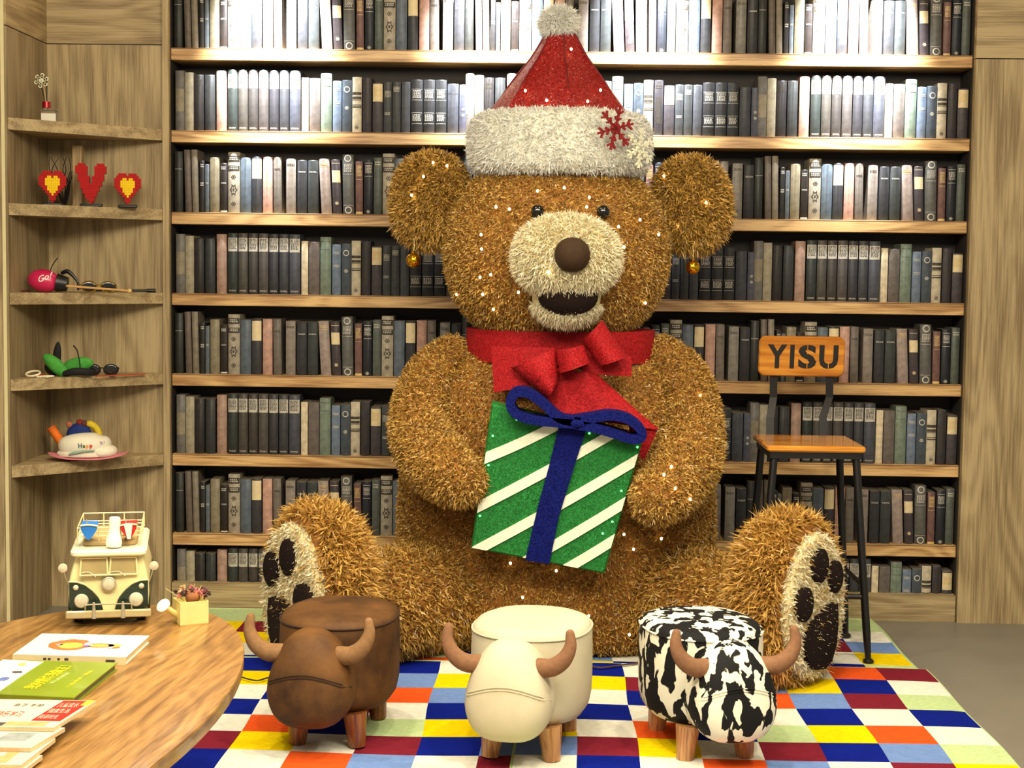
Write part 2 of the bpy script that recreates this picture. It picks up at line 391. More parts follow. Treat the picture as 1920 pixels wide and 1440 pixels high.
# (crop, x0, x1, top, lean, colour, words, [decor])   decor: ('b',v0,v1,ink) band, ('l',v,ink) line, ('t',v0,v1,ink) lettering, ('o',v,ink) ring, ('x',v,ink) ornament
VOL = [('b', .70, .925, 's'), ('t', .72, .91, 'k'), ('t', .04, .065, 's')]
ORN = [('b', .84, .94, 'k'), ('t', .86, .92, 's'), ('b', .69, .78, 'k'), ('t', .71, .765, 's'), ('x', .59, 'd'), ('X', .38, 'd'), ('x', .15, 'd')]
ROW_A = [
 (1, 38, 112, 805, 0, (44, 45, 38), 'black-green plain', [('l', .71, 'w')]),
 (1, 136, 194, 790, -14, (104, 84, 68), 'brown plain leaning', []),
 (1, 200, 256, 788, -12, (132, 116, 90), 'olive-brown leaning', []),
 (1, 264, 308, 885, 0, (42, 38, 36), 'thin black lettered', [('t', .86, .93, 'w'), ('t', .5, .58, 'w')]),
 (1, 312, 350, 915, 0, (92, 102, 112), 'thin blue-grey', [('t', .58, .62, 'w')]),
 (1, 356, 442, 855, 0, (142, 126, 86), 'khaki cloth', []),
 (1, 448, 514, 905, 0, (46, 34, 30), 'short black-brown lined', [('t', .86, .93, 'w'), ('t', .58, .61, 'w'), ('b', .015, .045, 'w')]),
 (1, 519, 625, 808, 0, (168, 152, 120), 'tan ornate', ORN),
 (1, 630, 727, 855, 0, (80, 96, 112), 'plain slate-blue', []),
 (1, 732, 822, 845, 0, (54, 54, 58), 'charcoal half-cream', [('b', .61, .965, 'c')]),
 (1, 831, 919, 845, 0, (204, 140, 112), 'salmon-pink', []),
 (1, 930, 1004, 845, -6, (112, 98, 84), 'taupe single-line', [('t', .76, .80, 'd')]),
 (1, 1040, 1128, 860, 0, (144, 126, 110), 'pale taupe', [('t', .86, .91, 'd')]),
 (1, 1140, 1230, 870, 0, (52, 52, 56), 'dark slate titled', [('t', .76, .79, 'w')]),
 (1, 1236, 1330, 870, 0, (56, 62, 60), 'dark green-slate titled', [('t', .76, .79, 'w')]),
 (2, 206, 300, 880, -26, (162, 136, 122), 'rose-taupe leaning', [('l', .85, 'g'), ('t', .87, .92, 'g')]),
 (2, 310, 390, 885, -20, (70, 58, 62), 'plum cream-labelled leaning', [('b', .58, .80, 'c'), ('l', .93, 'c'), ('x', .2, 'c')]),
 (2, 400, 500, 840, -10, (92, 90, 82), 'grey ring-stamped', [('o', .935, 'w'), ('t', .70, .84, 'w'), ('l', .67, 'w'), ('l', .15, 'w'), ('o', .07, 'w')]),
 (2, 512, 578, 900, -4, (128, 80, 70), 'narrow red-brown gilt', [('t', .70, .92, 'g'), ('l', .66, 'g'), ('b', .005, .05, 'g')]),
 (2, 586, 665, 880, 0, (36, 38, 48), 'blue-black lettered', [('l', .93, 'w'), ('t', .74, .89, 'w'), ('l', .69, 'w'), ('x', .05, 'w')]),
 (2, 672, 746, 865, 0, (84, 92, 80), 'grey-green', [('t', .85, .93, 's')]),
 (2, 752, 858, 828, 0, (170, 154, 124), 'tan ornate', ORN),
 (2, 863, 960, 870, 0, (90, 104, 122), 'plain slate-blue', []),
 (2, 968, 1057, 870, 0, (54, 54, 58), 'charcoal half-cream', [('b', .61, .965, 'c')]),
 (2, 1068, 1158, 862, 0, (202, 138, 110), 'salmon-pink', []),
 (2, 1166, 1243, 862, -4, (116, 100, 86), 'taupe single-line', [('t', .76, .80, 'd')]),
 (2, 1277, 1368, 880, 0, (130, 122, 106), 'pale taupe', [('t', .86, .91, 'd')]),
 (2, 1378, 1470, 890, 0, (50, 48, 50), 'dark slate titled', [('t', .76, .79, 'w')]),
]
ROW_B = [
 (1, 48, 130, 95, 0, (110, 104, 96), 'grey sun-faded', [('b', .32, .70, 'f')]),
 (1, 132, 211, 110, 0, (164, 150, 112), 'worn khaki', []),
 (1, 216, 303, 130, 0, (44, 38, 36), 'black-brown', [('t', .78, .92, 'k')]),
 (1, 311, 402, 130, 0, (50, 52, 50), 'charcoal', []),
 (1, 416, 505, 92, 0, (176, 128, 100), 'salmon-brown', [('b', .0, .2, 'k')][:0]),
 (1, 517, 605, 82, 0, (44, 52, 46), 'green-black labelled volume', VOL),
 (1, 611, 696, 82, 0, (74, 66, 54), 'brown labelled volume', VOL),
 (1, 702, 787, 82, 0, (62, 54, 48), 'umber labelled volume', VOL),
 (1, 793, 882, 82, 0, (78, 68, 62), 'worn brown labelled volume', VOL),
 (1, 888, 973, 84, 0, (52, 48, 54), 'black-plum labelled volume', VOL),
 (1, 979, 1064, 84, 0, (56, 56, 60), 'black-grey labelled volume', VOL),
 (1, 1070, 1168, 86, 0, (66, 68, 80), 'dark blue labelled volume', VOL),
 (1, 1178, 1240, 145, 0, (228, 202, 150), 'narrow cream', []),
 (2, 94, 192, 168, 0, (108, 94, 84), 'grey-brown', []),
 (2, 196, 295, 125, 0, (112, 132, 106), 'sage green', [('l', .78, 'k'), ('l', .92, 'k')]),
 (2, 303, 382, 190, 0, (100, 122, 150), 'sky-blue cloth', [('t', .80, .86, 'w'), ('t', .54, .6, 'w')]),
 (2, 387, 474, 182, 0, (66, 78, 92), 'navy-grey star-stamped', [('o', .82, 'w'), ('x', .47, 'w')]),
 (2, 477, 561, 155, 0, (204, 184, 144), 'cream dark-banded', [('b', .68, .73, 'k'), ('b', .60, .65, 'k'), ('b', .58, .59, 'k'), ('b', .49, .505, 'k'), ('b', .45, .475, 'k'), ('x', .09, 'd')]),
 (2, 571, 650, 155, 0, (58, 52, 58), 'plum-black', [('t', .84, .92, 'k'), ('t', .2, .7, 'k')]),
 (2, 658, 750, 200, 0, (74, 66, 70), 'charcoal cream-labelled', [('b', .62, .97, 'c'), ('t', .7, .9, 'g')]),
 (2, 756, 830, 192, 0, (66, 68, 70), 'slim charcoal lettered', [('t', .68, .82, 's'), ('t', .34, .40, 's')]),
 (2, 834, 910, 192, 0, (64, 68, 68), 'slim grey-green lettered', [('t', .78, .9, 's')]),
 (2, 915, 995, 192, 0, (72, 74, 80), 'slim slate', []),
 (2, 1000, 1106, 172, 0, (46, 44, 46), 'tall black ruled', [('l', .82, 's'), ('t', .64, .8, 's'), ('l', .62, 's'), ('l', .38, 's'), ('t', .22, .35, 's'), ('l', .18, 's')]),
 (2, 1110, 1214, 172, 0, (48, 48, 50), 'tall black ruled', [('l', .82, 's'), ('t', .64, .8, 's'), ('l', .62, 's'), ('l', .38, 's'), ('t', .22, .35, 's'), ('l', .18, 's')]),
 (2, 1218, 1318, 172, 0, (46, 48, 48), 'tall black ruled', [('l', .82, 's'), ('t', .64, .8, 's'), ('l', .62, 's'), ('l', .38, 's'), ('t', .22, .35, 's'), ('l', .18, 's')]),
 (2, 1325, 1424, 205, 0, (64, 66, 74), 'slate', [('l', .8, 'k')]),
 (2, 1430, 1500, 212, 0, (78, 80, 100), 'worn indigo', [('x', .5, 's'), ('x', .38, 's')]),
]
U = 1 / 480.0; PERIOD = 1.1233; SPY = 6.026
def book_type(e, row):
    c, x0, x1, top, lean, rgb, words, deco = e
    base = {('A', 1): 1345, ('A', 2): 1368, ('B', 1): 624, ('B', 2): 642}[(row, c)]
    off = -5 if c == 1 else 235
    a = (x0 / 4.8 + off) * U; b = (x1 / 4.8 + off) * U; h = (base - top) / 4.8 * U; sh = lean / 4.8 * U
    w = (b - a) - 0.0012
    dpt = 0.125
    sk = sh / h
    def bulge(t): return 0.22 * w * (1 - t * t) if w < 0.06 else 0.012 * (1 - t * t)
    ns = 6; ts = [-1 + 2 * i / ns for i in range(ns + 1)]
    def P(t, z, lift=0.0): return (t * w / 2 + sk * z, -bulge(t) - lift, z)
    m = MB(); vs = []
    hh = [0.0, h * 0.02, h * 0.985, h]
    for k, z in enumerate(hh):
        inset = 0.002 if k in (0, 3) else 0.0
        for t in ts: p = P(t, z); vs.append((p[0], p[1] + inset, p[2]))
        vs.append((w / 2 + sk * z, dpt, z)); vs.append((-w / 2 + sk * z, dpt, z))
    n = ns + 3
    fs = [(k * n + i, k * n + (i + 1) % n, (k + 1) * n + (i + 1) % n, (k + 1) * n + i) for k in range(3) for i in range(n)]
    m.add(vs, fs); o = 3 * n; m.add(vs[o:], [tuple(range(n))], 1)
    decs = {}
    def quad(key, t0, t1, z0, z1, lift=0.0006):
        d = decs.setdefault(key, MB()); k = max(1, int(round((t1 - t0) / 0.34)))
        tt = [t0 + (t1 - t0) * i / k for i in range(k + 1)]
        v = [P(t, z, lift) for z in (z0, z1) for t in tt]
        d.add(v, [(i, i + 1, k + 1 + i + 1, k + 1 + i) for i in range(k)])
    rs = random.Random(int(x0 * 7 + top))
    for dc in deco:
        kd = dc[0]; ink = dc[-1]
        di = deco.index(dc); key_ink = ink; ink = (ink, di) if kd in 'boxX' else (ink, 'text')
        if kd == 'b': quad(ink, -.96, .96, dc[1] * h, dc[2] * h)
        elif kd == 'l': quad(ink, -.9, .9, dc[1] * h - .0007, dc[1] * h + .0007)
        elif kd == 't':
            z = dc[2] * h
            lo = dc[1] * h; rh = 0.0052 if (z - lo) > 0.02 else max(0.003, (z - lo) / 2)
            while z - rh > lo - 0.001:
                t = -.72
                while t < .62:
                    wd = rs.uniform(.12, .34)
                    quad(ink, t, min(t + wd, .72), z - rh * 0.62, z, 0.0011); t += wd + .10
                z -= rh
        elif kd == 'o':
            d = decs.setdefault(ink, MB()); r = w * .33; zc_ = dc[1] * h; K = 14; v = []
            for i in range(K):
                an = 2 * math.pi * i / K
                for rr in (r, r * .7): v.append(P(rr * math.cos(an) / (w / 2), zc_ + rr * math.sin(an), 0.0008))
            d.add(v, [(2 * i, 2 * ((i + 1) % K), 2 * ((i + 1) % K) + 1, 2 * i + 1) for i in range(K)])
        elif kd in 'xX':
            zc_ = dc[1] * h; r = w * (.34 if kd == 'X' else .25); st = 1.7 if kd == 'X' else 0.9
            d = decs.setdefault(ink, MB()); K = 12; v = []
            for i in range(K):
                an = 2 * math.pi * i / K; q = 1.0 if i % 2 == 0 else .62
                for rr in (r * q, r * q * .66): v.append(P(rr * math.cos(an) / (w / 2), zc_ + rr * st * math.sin(an), 0.0008))
            d.add(v, [(2 * i, 2 * ((i + 1) % K), 2 * ((i + 1) % K) + 1, 2 * i + 1) for i in range(K)])
            v = [P(rr / (w / 2), zc_ + zz, .0009) for rr, zz in ((-r * .3, 0), (0, -r * .45), (r * .3, 0), (0, r * .45))]; d.add(v, [(0, 1, 2, 3)])
    return dict(x=(a + b) / 2, a=a, b=b, w=w, h=h, mb=m, mats=[cloth(rgb), PAGES], decs=decs, words=words, lean=sh)
TYPES = {'A': [book_type(e, 'A') for e in ROW_A], 'B': [book_type(e, 'B') for e in ROW_B]}
DEC_NAME = dict(w='silver_stamp', g='gilt_stamp', d='dark_ornament', c='cream_label', s='grey_label', k='dark_label', f='faded_patch')
def dec_name(key): return 'spine_lettering' if key[1] == 'text' else DEC_NAME[key[0]]

def hides(px, py):
    "photo regions where the bear, the stools, the chair back and the table things stand in front of the books"
    E = [(1046, 465, 215, 165), (806, 375, 78, 96), (1297, 382, 72, 92), (1047, 900, 300, 280), (1050, 262, 172, 66), (600, 1060, 95, 125), (1480, 1080, 95, 130), (800, 800, 80, 150), (1290, 820, 75, 155)]
    for x, y, a, b in E:
        if ((px - x) / a) ** 2 + ((py - y) / b) ** 2 < 1: return True
    if 70 < py < 210 and abs(px - 1047) < 30 + (py - 70) * .7: return True
    if 1422 < px < 1583 and 630 < py < 706: return True
    if 600 < px < 1500 and py > 1040: return True
    if 860 < px < 1235 and 560 < py < 760: return True
    return py < 0
placed = []
for r in range(8):
    row = 'AB'[r % 2]; z = SHZ[r + 1] if r < 7 else 0.0
    for k in range(-1, 4):
        for ti, T in enumerate(TYPES[row]):
            xa = XL + .0013 + (T['a'] + k * PERIOD) * .9965; xb = XL + .0013 + (T['b'] + k * PERIOD) * .9965
            if min(xa, xa + T['lean']) < XL + 0.003 or max(xb, xb + T['lean']) > XR - 0.001: continue
            x = 0.5 * (xa + xb); vis = 0
            for i in range(3):
                for j in range(6):
                    q = proj((x + T['w'] * (i - 1) * .33, SPY, z + T['h'] * (j + .5) / 6))
                    if not hides(*q) and not (r == 7 and q[1] > 1088): vis += 1
            placed.append([r, x, z, T, vis / 18.0 * T['w'] * T['h'], vis])
order = sorted(placed, key=lambda p: -p[4])
for p in order[:300]: p.append(True)
for p in order[300:]: p.append(False)
SER = ['', 'first', 'second', 'third', 'fourth', 'fifth', 'sixth', 'seventh', 'eighth', 'ninth', 'tenth', 'eleventh', 'twelfth', 'thirteenth', 'fourteenth', 'fifteenth', 'sixteenth', 'seventeenth', 'eighteenth', 'nineteenth']
def nth(n):
    if n < 20: return SER[n]
    tens = {2: 'twent', 3: 'thirt', 4: 'fort', 5: 'fift', 6: 'sixt', 7: 'sevent', 8: 'eight'}[n // 10]
    return tens + ('ieth' if n % 10 == 0 else 'y-' + SER[n % 10])
ROWN = ['top row', 'second row from top', 'third row from top', 'fourth row from top', 'fifth row from top', 'sixth row from top', 'seventh row from top', 'lowest row above the skirting']
rest = MB(); rest_m = []
def rest_index(m):
    if m not in rest_m: rest_m.append(m)
    return rest_m.index(m)
for r in range(8):
    line = sorted([p for p in placed if p[0] == r], key=lambda p: p[1]); seen = [p for p in line if p[5] > 0]
    for p in line:
        _, x, z, T, _, vis, solo = p
        if solo:
            if 'mesh' not in T:
                o = T['mb'].build('book', T['mats'], None, True, 30); T['mesh'] = o.data; first = o
                T['dm'] = {}
            else:
                first = link('book', T['mesh'])
            first.location = (x, SPY, z)
            i = seen.index(p) + 1; j = len(seen) - i + 1
            lab = '%s wallpaper book, %s from the left in the %s' % (T['words'], nth(i), ROWN[r]) if x < 0.05 else '%s wallpaper book, %s from the right in the %s' % (T['words'], nth(j), ROWN[r])
            tag(first, lab, 'book', 'old books of the wallpaper bookcase, built solid')
            for key, d in T['decs'].items():
                if key not in T['dm']:
                    dn = d.build(dec_name(key), INKS[key[0]], first, False); T['dm'][key] = dn.data
                else: dn = link(dec_name(key), T['dm'][key], first)
                if key[1] == 'text': dn['kind'] = 'stuff'
        else:
            for mb_, ms in [(T['mb'], T['mats'])] + [(d, [INKS[k_[0]]]) for k_, d in T['decs'].items()]:
                o = len(rest.v); rest.v += [(v[0] + x, v[1] + SPY, v[2] + z) for v in mb_.v]
                rest.f += [tuple(i + o for i in f) for f in mb_.f]; rest.m += [rest_index(ms[i]) for i in mb_.m]
o = rest.build('books_behind', rest_m, None, True, 30); tag(o, 'further old wallpaper books mostly hidden behind the bear and chair', 'books', None, 'stuff')
# ------------------------------------------------------------------ chequered rugs
def pile(n, rgb): return mat('rug_' + n, rgb, 0.95, 0.08, 60, spec=0.1, bump=0.5, bscale=500)
RUGM = [pile('white', (232, 230, 214)), pile('navy', (6, 26, 128)), pile('burgundy', (122, 30, 46)), pile('yellow', (240, 208, 0)),
        pile('orange', (226, 86, 30)), pile('light_blue', (112, 142, 198)), pile('light_green', (190, 212, 152))]
KEY = 'WNBYOLG'
CW = 0.1718
def rug(label, name, xs, ys, rows, z, bind):
    t = thing(name, label, 'rug', (0.5 * (xs[0] + xs[-1]), 0.5 * (ys[0] + ys[-1]), 0), group='chequered floor rugs')
    m = MB(); rs = random.Random(3)
    sub = 4
    for i in range(len(xs) - 1):
        for j in range(len(ys) - 1):
            k = KEY.index(rows[j][i])
            for a in range(sub):
                for b in range(sub):
                    def q(u, v):
                        x = xs[i] + (xs[i + 1] - xs[i]) * u / sub; y = ys[j] + (ys[j + 1] - ys[j]) * v / sub
                        e = min(abs(x - xs[0]), abs(x - xs[-1]), abs(y - ys[0]), abs(y - ys[-1]))
                        return (x + 0.004 * math.sin(9 * y), y + 0.006 * math.sin(7 * x + 1), z + (0.0025 * math.sin(5 * x + 3 * y) if e > .01 else 0))
                    m.add([q(a, b), q(a + 1, b), q(a + 1, b + 1), q(a, b + 1)], [(0, 1, 2, 3)], k)
    part(m.build('pile', RUGM, None, True), t)
    x0, x1, y0, y1 = xs[0], xs[-1], min(ys[0], ys[-1]), max(ys[0], ys[-1])
    b = MB()
    for p, q_ in (((x0, y0), (x0, y1)), ((x1, y0), (x1, y1)), ((x0, y0), (x1, y0)), ((x0, y1), (x1, y1))):
        n = 24; pts = [(p[0] + (q_[0] - p[0]) * k / n, p[1] + (q_[1] - p[1]) * k / n) for k in range(n + 1)]
        pts = [(x + 0.004 * math.sin(9 * y), y + 0.006 * math.sin(7 * x + 1), z * 0.5 + 0.001) for x, y in pts]
        b.tube(pts, [0.0055] * (n + 1), 6, 0, 1, False)
    part(b.build('binding', RUGM[bind]), t)
    return t
# rows listed from the seam towards the camera, columns from the right edge leftwards
FR = ['BOWNYWNG', 'WNYLGBYW', 'GBLOWNWL', 'NWNWBWNO', 'WOYGNOWY', 'GLNBWYBL', 'YBWLOWNW', 'OWGNWLBG', 'NYOWBGWN', 'WLBYNWOY', 'BGWNOYWL', 'LWNGBWYN']
ys = [5.212 - 0.1705 * k for k in range(len(FR) + 1)]
xs1 = [1.31 - CW * k for k in range(9)]
rug('checked rug on the right under the spotted cow stool', 'checked_rug', xs1[::-1], ys, [r[::-1] for r in FR], 0.012, 6)
xs2 = [-0.070, -0.163] + [-0.163 - 0.1735 * k for k in range(1, 7)]
rug('checked rug on the left between brown stool and table', 'checked_rug', xs2[::-1], ys, [r[1:8][::-1] for r in FR], 0.010, 6)
BR = ['GNWOWNYBWOWLBNWW', 'YWOBYWLWNGWOYWNO', 'LBNWGYWOBWNLWYBL', 'WNYLWBONWYGWLBYB', 'GGGGGGGGGGGGGGGG']
ysr = [5.222, 5.262, 5.435, 5.600, 5.770, 5.975]
xsr = [1.285 - CW * k for k in range(17)]
rug('checked rug under the seated bear along the bookcase', 'checked_rug', [x for x in xsr[::-1]], ysr, [r[::-1] for r in BR], 0.008, 6)

# ------------------------------------------------------------------ the bear
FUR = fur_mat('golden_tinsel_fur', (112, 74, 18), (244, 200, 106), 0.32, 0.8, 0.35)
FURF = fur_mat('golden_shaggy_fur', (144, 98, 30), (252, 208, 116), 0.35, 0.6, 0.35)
SKIN = mat('gold_backing_cloth', (138, 88, 28), 0.8, 0.2, 60)
CREAM = fur_mat('cream_tinsel_fur', (218, 200, 150), (255, 250, 222), 0.5, 0.4, 0.3)
CREAMB = mat('cream_backing_cloth', (214, 198, 150), 0.8, 0.1, 60)
BLACKF = mat('black_brown_felt', (26, 14, 10), 0.9, 0.3, 200, spec=0.2, bump=0.4, bscale=700)
bx = at(1042, 1000, 5.56).x
bear = thing('seated_bear', 'giant golden tinsel teddy bear sitting before the bookcase hugging a gift', 'bear', (bx, 5.56, 0))

# torso: stacked ellipses
def ering(cx, cy, z, a, b, n=40, e=0.92):
    out = []
    for i in range(n):
        t = 2 * math.pi * i / n; c, s = math.cos(t), math.sin(t)
        out.append((cx + a * math.copysign(abs(c) ** e, c), cy + b * math.copysign(abs(s) ** e, s), z))
    return out
prof = [(.012, .42, .22), (.02, .50, .27), (.07, .545, .30), (.18, .565, .335), (.34, .57, .35), (.5, .568, .35), (.64, .555, .345), (.76, .525, .33), (.87, .475, .31), (.97, .41, .285), (1.05, .345, .25), (1.10, .29, .22), (1.13, .2, .16)]
m = MB().loft([ering(bx, 5.56, z, a, b) for z, a, b in prof])
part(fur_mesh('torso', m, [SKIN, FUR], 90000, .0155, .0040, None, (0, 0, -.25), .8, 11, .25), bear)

HC = at(1044, 470, 5.5); HA = (.395, .345, .345)
def head_shape(x, y, z):
    f = 1 - 0.10 * max(0, z) ** 1.5 - 0.02 * max(0, -z)
    return (x * f, y * f, z)
head_mb = MB().ell((HC.x, 5.5, 1.415), HA, 0, 40, 24, None, .86, .92, head_shape)
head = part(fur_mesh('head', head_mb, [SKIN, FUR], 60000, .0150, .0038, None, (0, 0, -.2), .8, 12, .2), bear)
def head_y(px, py):
    "depth of the face surface under a photo point"
    Y = 5.2
    for _ in range(30):
        p = at(px, py, Y); u = abs((p.x - HC.x) / HA[0]); w = abs((p.z - 1.415) / HA[2])
        k = max(0.0, 1 - (u ** 2.2 + w ** 2.3)); Y = 5.5 - HA[1] * k ** 0.46
    return Y
def sub(o, par):
    "sub-part of a part that sits at the world origin of the thing"
    o.parent = par; o.matrix_parent_inverse = (bear.matrix_basis @ par.matrix_parent_inverse).inverted() if False else Matrix.Identity(4); return o
for ex, ey in ((1008, 396), (1131, 397)):
    Y = head_y(ex, ey) - .012; c = at(ex, ey, Y)
    sub(MB().ell(c, (.022, .016, .022), 0, 20, 12).build('eye', mat('glossy_black_plastic', (8, 8, 9), 0.12, 0.0, coat=0.5)), head)
mz = at(1062, 481, 5.12)
muz_mb = MB().ell(mz, (.172, .130, .132), 0, 32, 18, None, .95, .95)
sub(fur_mesh('muzzle', muz_mb, [CREAMB, CREAM], 16000, .022, .0038, None, (0, 0, -.3), .5, 13, .1), head)
jc = at(1062, 560, 5.17)
jaw_mb = MB().ell(jc, (.114, .095, .082), 0, 28, 16)
sub(fur_mesh('lower_jaw', jaw_mb, [CREAMB, CREAM], 5000, .022, .0038, None, (0, 0, -.5), .4, 14, .1, .75, lambda A, n: np.where(n[:, 2] > -.25, .0, 1.0)), head)
mo = at(1065, 556, 5.098)
sub(MB().ell(mo, (.099, .066, .064), 0, 28, 14).build('mouth', BLACKF), head)
no = at(1073, 478, 4.985)
sub(MB().ell(no, (.057, .052, .056), 0, 28, 16, None, .95, .95).build('nose', mat('brown_black_felt_nose', (52, 34, 16), 0.8, 0.25, 160, spec=.25, bump=.3, bscale=600)), head)
for ex, ey, rz, sd in ((807, 376, -.25, 21), (1296, 384, .25, 22)):
    c = at(ex, ey, 5.52); Rm = Matrix.Rotation(rz, 3, 'Z') @ Matrix.Rotation(.12 if ex < 1000 else -.12, 3, 'Y')
    em = MB().ell(c, (.136, .085, .165), 0, 28, 18, Rm, .9, .9)
    part(fur_mesh('ear', em, [SKIN, FUR], 14000, .026, .0045, None, (0, 0, -.25), .6, sd, .3), bear)
ARML = [(846, 668, 5.50, .072), (806, 712, 5.46, .092), (788, 790, 5.37, .104), (805, 850, 5.23, .110), (842, 888, 5.11, .100), (864, 900, 5.07, .086)]
ARMR = [(1242, 668, 5.50, .072), (1282, 712, 5.46, .090), (1298, 790, 5.37, .102), (1290, 865, 5.23, .110), (1254, 914, 5.12, .102), (1232, 932, 5.07, .090)]
for pts, sd in ((ARML, 31), (ARMR, 32)):
    am = MB().tube([at(a, b, Y) for a, b, Y, r in pts], [p[3] for p in pts], 22, 0, 4)
    part(fur_mesh('arm', am, [SKIN, FUR], 20000, .017, .0041, None, (0, 0, -.3), .75, sd, .3), bear)
# legs stretched out sideways, feet upright with soles turned outwards
for s, fx, sd in ((-1, 598, 41), (1, 1475, 42)):
    ang = math.radians(51)
    nx, ny = s * math.sin(ang), -math.cos(ang)
    fc = at(fx, 1120, 5.04 if s < 0 else 5.02)
    fc = Vector((fc.x, fc.y, 0.29))
    hip = Vector((bx + s * .36, 5.42, .215)); knee = hip.lerp(fc, .6); knee.z = .2
    lm = MB().tube([hip, knee, Vector((fc.x - nx * .05, fc.y - ny * .05, .22))], [.185, .18, .17], 24, 0, 4)
    part(fur_mesh('leg', lm, [SKIN, FURF if False else FUR], 20000, .026, .0046, None, (0, 0, -.3), .6, sd, .3), bear)
    Rm = Matrix(((ny * -1, nx, 0), (nx * 1, ny, 0), (0, 0, 1)))   # columns: across-sole, sole normal, up
    Rm = Matrix(((ny, nx, 0), (-nx, ny, 0), (0, 0, 1)))
    def foot_shape(x, y, z):
        wv = 1.0 - .10 * max(0, z)
        yy = y if y < .55 else .55 + (y - .55) * .25
        return (x * wv, yy, z)
    fm = MB().ell(fc, (.205, .150, .272), 0, 32, 20, Rm, .88, .85, foot_shape)
    def keep(A, n, nx=nx, ny=ny): return np.where(n[:, 0] * nx + n[:, 1] * ny > .55, 0.04, 1.0)
    foot = part(fur_mesh('foot', fm, [SKIN, FURF], 17000, .046, .0062, None, (0, 0, -.25), .6, sd + 10, .5, .7, keep), bear)
    U1 = Vector((-ny, nx, 0)) * 1.0; NV = Vector((nx, ny, 0))
    SX, SZ_ = .178, .232
    sc = fc + NV * .100 + Vector((0, 0, -.012))
    def sole_pt(u, v, lift, U1=U1, NV=NV, sc=sc): return sc + U1 * (u * SX) + Vector((0, 0, v * SZ_)) + NV * lift
    sm = MB(); n = 32; r0 = []
    rings = []
    for k, rr in enumerate((1.0, 1.0, .9, .6, .25)):
        lift = (-.03, .008, .014, .018, .020)[k]
        rings.append([sole_pt(rr * math.cos(2 * math.pi * i / n), rr * math.sin(2 * math.pi * i / n), lift) for i in range(n)])
    sm.loft(rings)
    sub(fur_mesh('sole', sm, [CREAMB, CREAM], 6000, .020, .0045, None, (0, 0, -.2), .6, sd + 20, 1.0, .5), foot)
    sg = 1 if s > 0 else -1
    # world u direction: make +u point to the right of the photo
    us = 1 if U1.x > 0 else -1
    def pad(poly, nm='toe_pad'):
        mm = MB(); k = len(poly)
        a = [sole_pt(us * u, v, .012) for u, v in poly]; b = [sole_pt(us * u, v, .032) for u, v in poly]
        cu = sum(u for u, v in poly) / k; cv = sum(v for u, v in poly) / k
        c = [sole_pt(us * (cu + (u - cu) * .85), cv + (v - cv) * .85, .037) for u, v in poly]
        if us * s * 1 < 0: pass
        mm.loft([a, b, c]); sub(mm.build(nm, BLACKF), foot)
    def ellp(cu, cv, a, b, rot=0): 
        out = []
        for i in range(20):
            t = 2 * math.pi * i / 20; x, y = a * math.cos(t), b * math.sin(t)
            out.append((cu + x * math.cos(rot) - y * math.sin(rot), cv + x * math.sin(rot) + y * math.cos(rot)))
        return out
    if s > 0:
        pad(ellp(-.08, .58, .27, .24)); pad(ellp(.50, .36, .24, .23, -.2)); pad(ellp(-.60, .10, .27, .24))
        pad([(-.55, -.35), (-.35, -.16), (.0, -.06), (.38, .02), (.58, -.02), (.62, -.3), (.58, -.6), (.42, -.82), (.18, -.9), (-.2, -.86), (-.45, -.7), (-.58, -.5)], 'heel_pad')
    else:
        pad(ellp(.08, .56, .25, .26)); pad(ellp(-.52, .32, .26, .25, .2)); pad(ellp(.62, .02, .30, .24))
        pad([(.55, -.35), (.35, -.16), (.0, -.08), (-.38, -.05), (-.58, -.1), (-.62, -.3), (-.58, -.6), (-.42, -.82), (-.18, -.9), (.2, -.86), (.45, -.7), (.58, -.5)], 'heel_pad')

# fairy lights pushed through the fur
BULB = mat('warm_fairy_light_bulb', (255, 226, 160), 0.3, 0.0, emit=12)
bulb_me = None
def bulb(p, parent, m=BULB, r=.0058):
    global bulb_me
    if bulb_me is None:
        o = MB().ell((0, 0, 0), (.0042, .0042, .0052), 0, 8, 6).build('fairy_light', BULB); bulb_me = o.data
    else: o = link('fairy_light', bulb_me)
    o.location = p; part(o, parent); return o
surf = []
HEADP = [(930, 388), (955, 392), (902, 440), (903, 467), (1105, 370), (1100, 388), (920, 515), (905, 552), (1160, 425), (1200, 412), (1170, 463), (1235, 440), (1210, 568), (1008, 358), (1058, 352), (856, 552), (925, 580), (972, 548), (900, 520)]
for px, py in HEADP: surf.append(at(px, py, head_y(px, py) - .024))
def tor_y(px, py):
    Y = 5.25
    for _ in range(20):
        p = at(px, py, Y)
        for (z0, a0, b0), (z1, a1, b1) in zip(prof, prof[1:]):
            if z0 <= p.z <= z1: t = (p.z - z0) / (z1 - z0); a = a0 + (a1 - a0) * t; b = b0 + (b1 - b0) * t; break
        else: a, b = prof[-1][1:]
        u = min(.98, abs(p.x - bx) / a); Y = 5.56 - b * (1 - u ** 2.1) ** .48
    return Y - .027
for px, py in ((957, 1056), (1043, 1070), (828, 1053), (1188, 1030), (1170, 1002), (783, 1182), (802, 1212), (1104, 1155), (1240, 1010), (1250, 1100), (1295, 1075), (830, 1120), (900, 1160), (1180, 1190), (980, 1120)):
    surf.append(at(px, py, tor_y(px, py)))
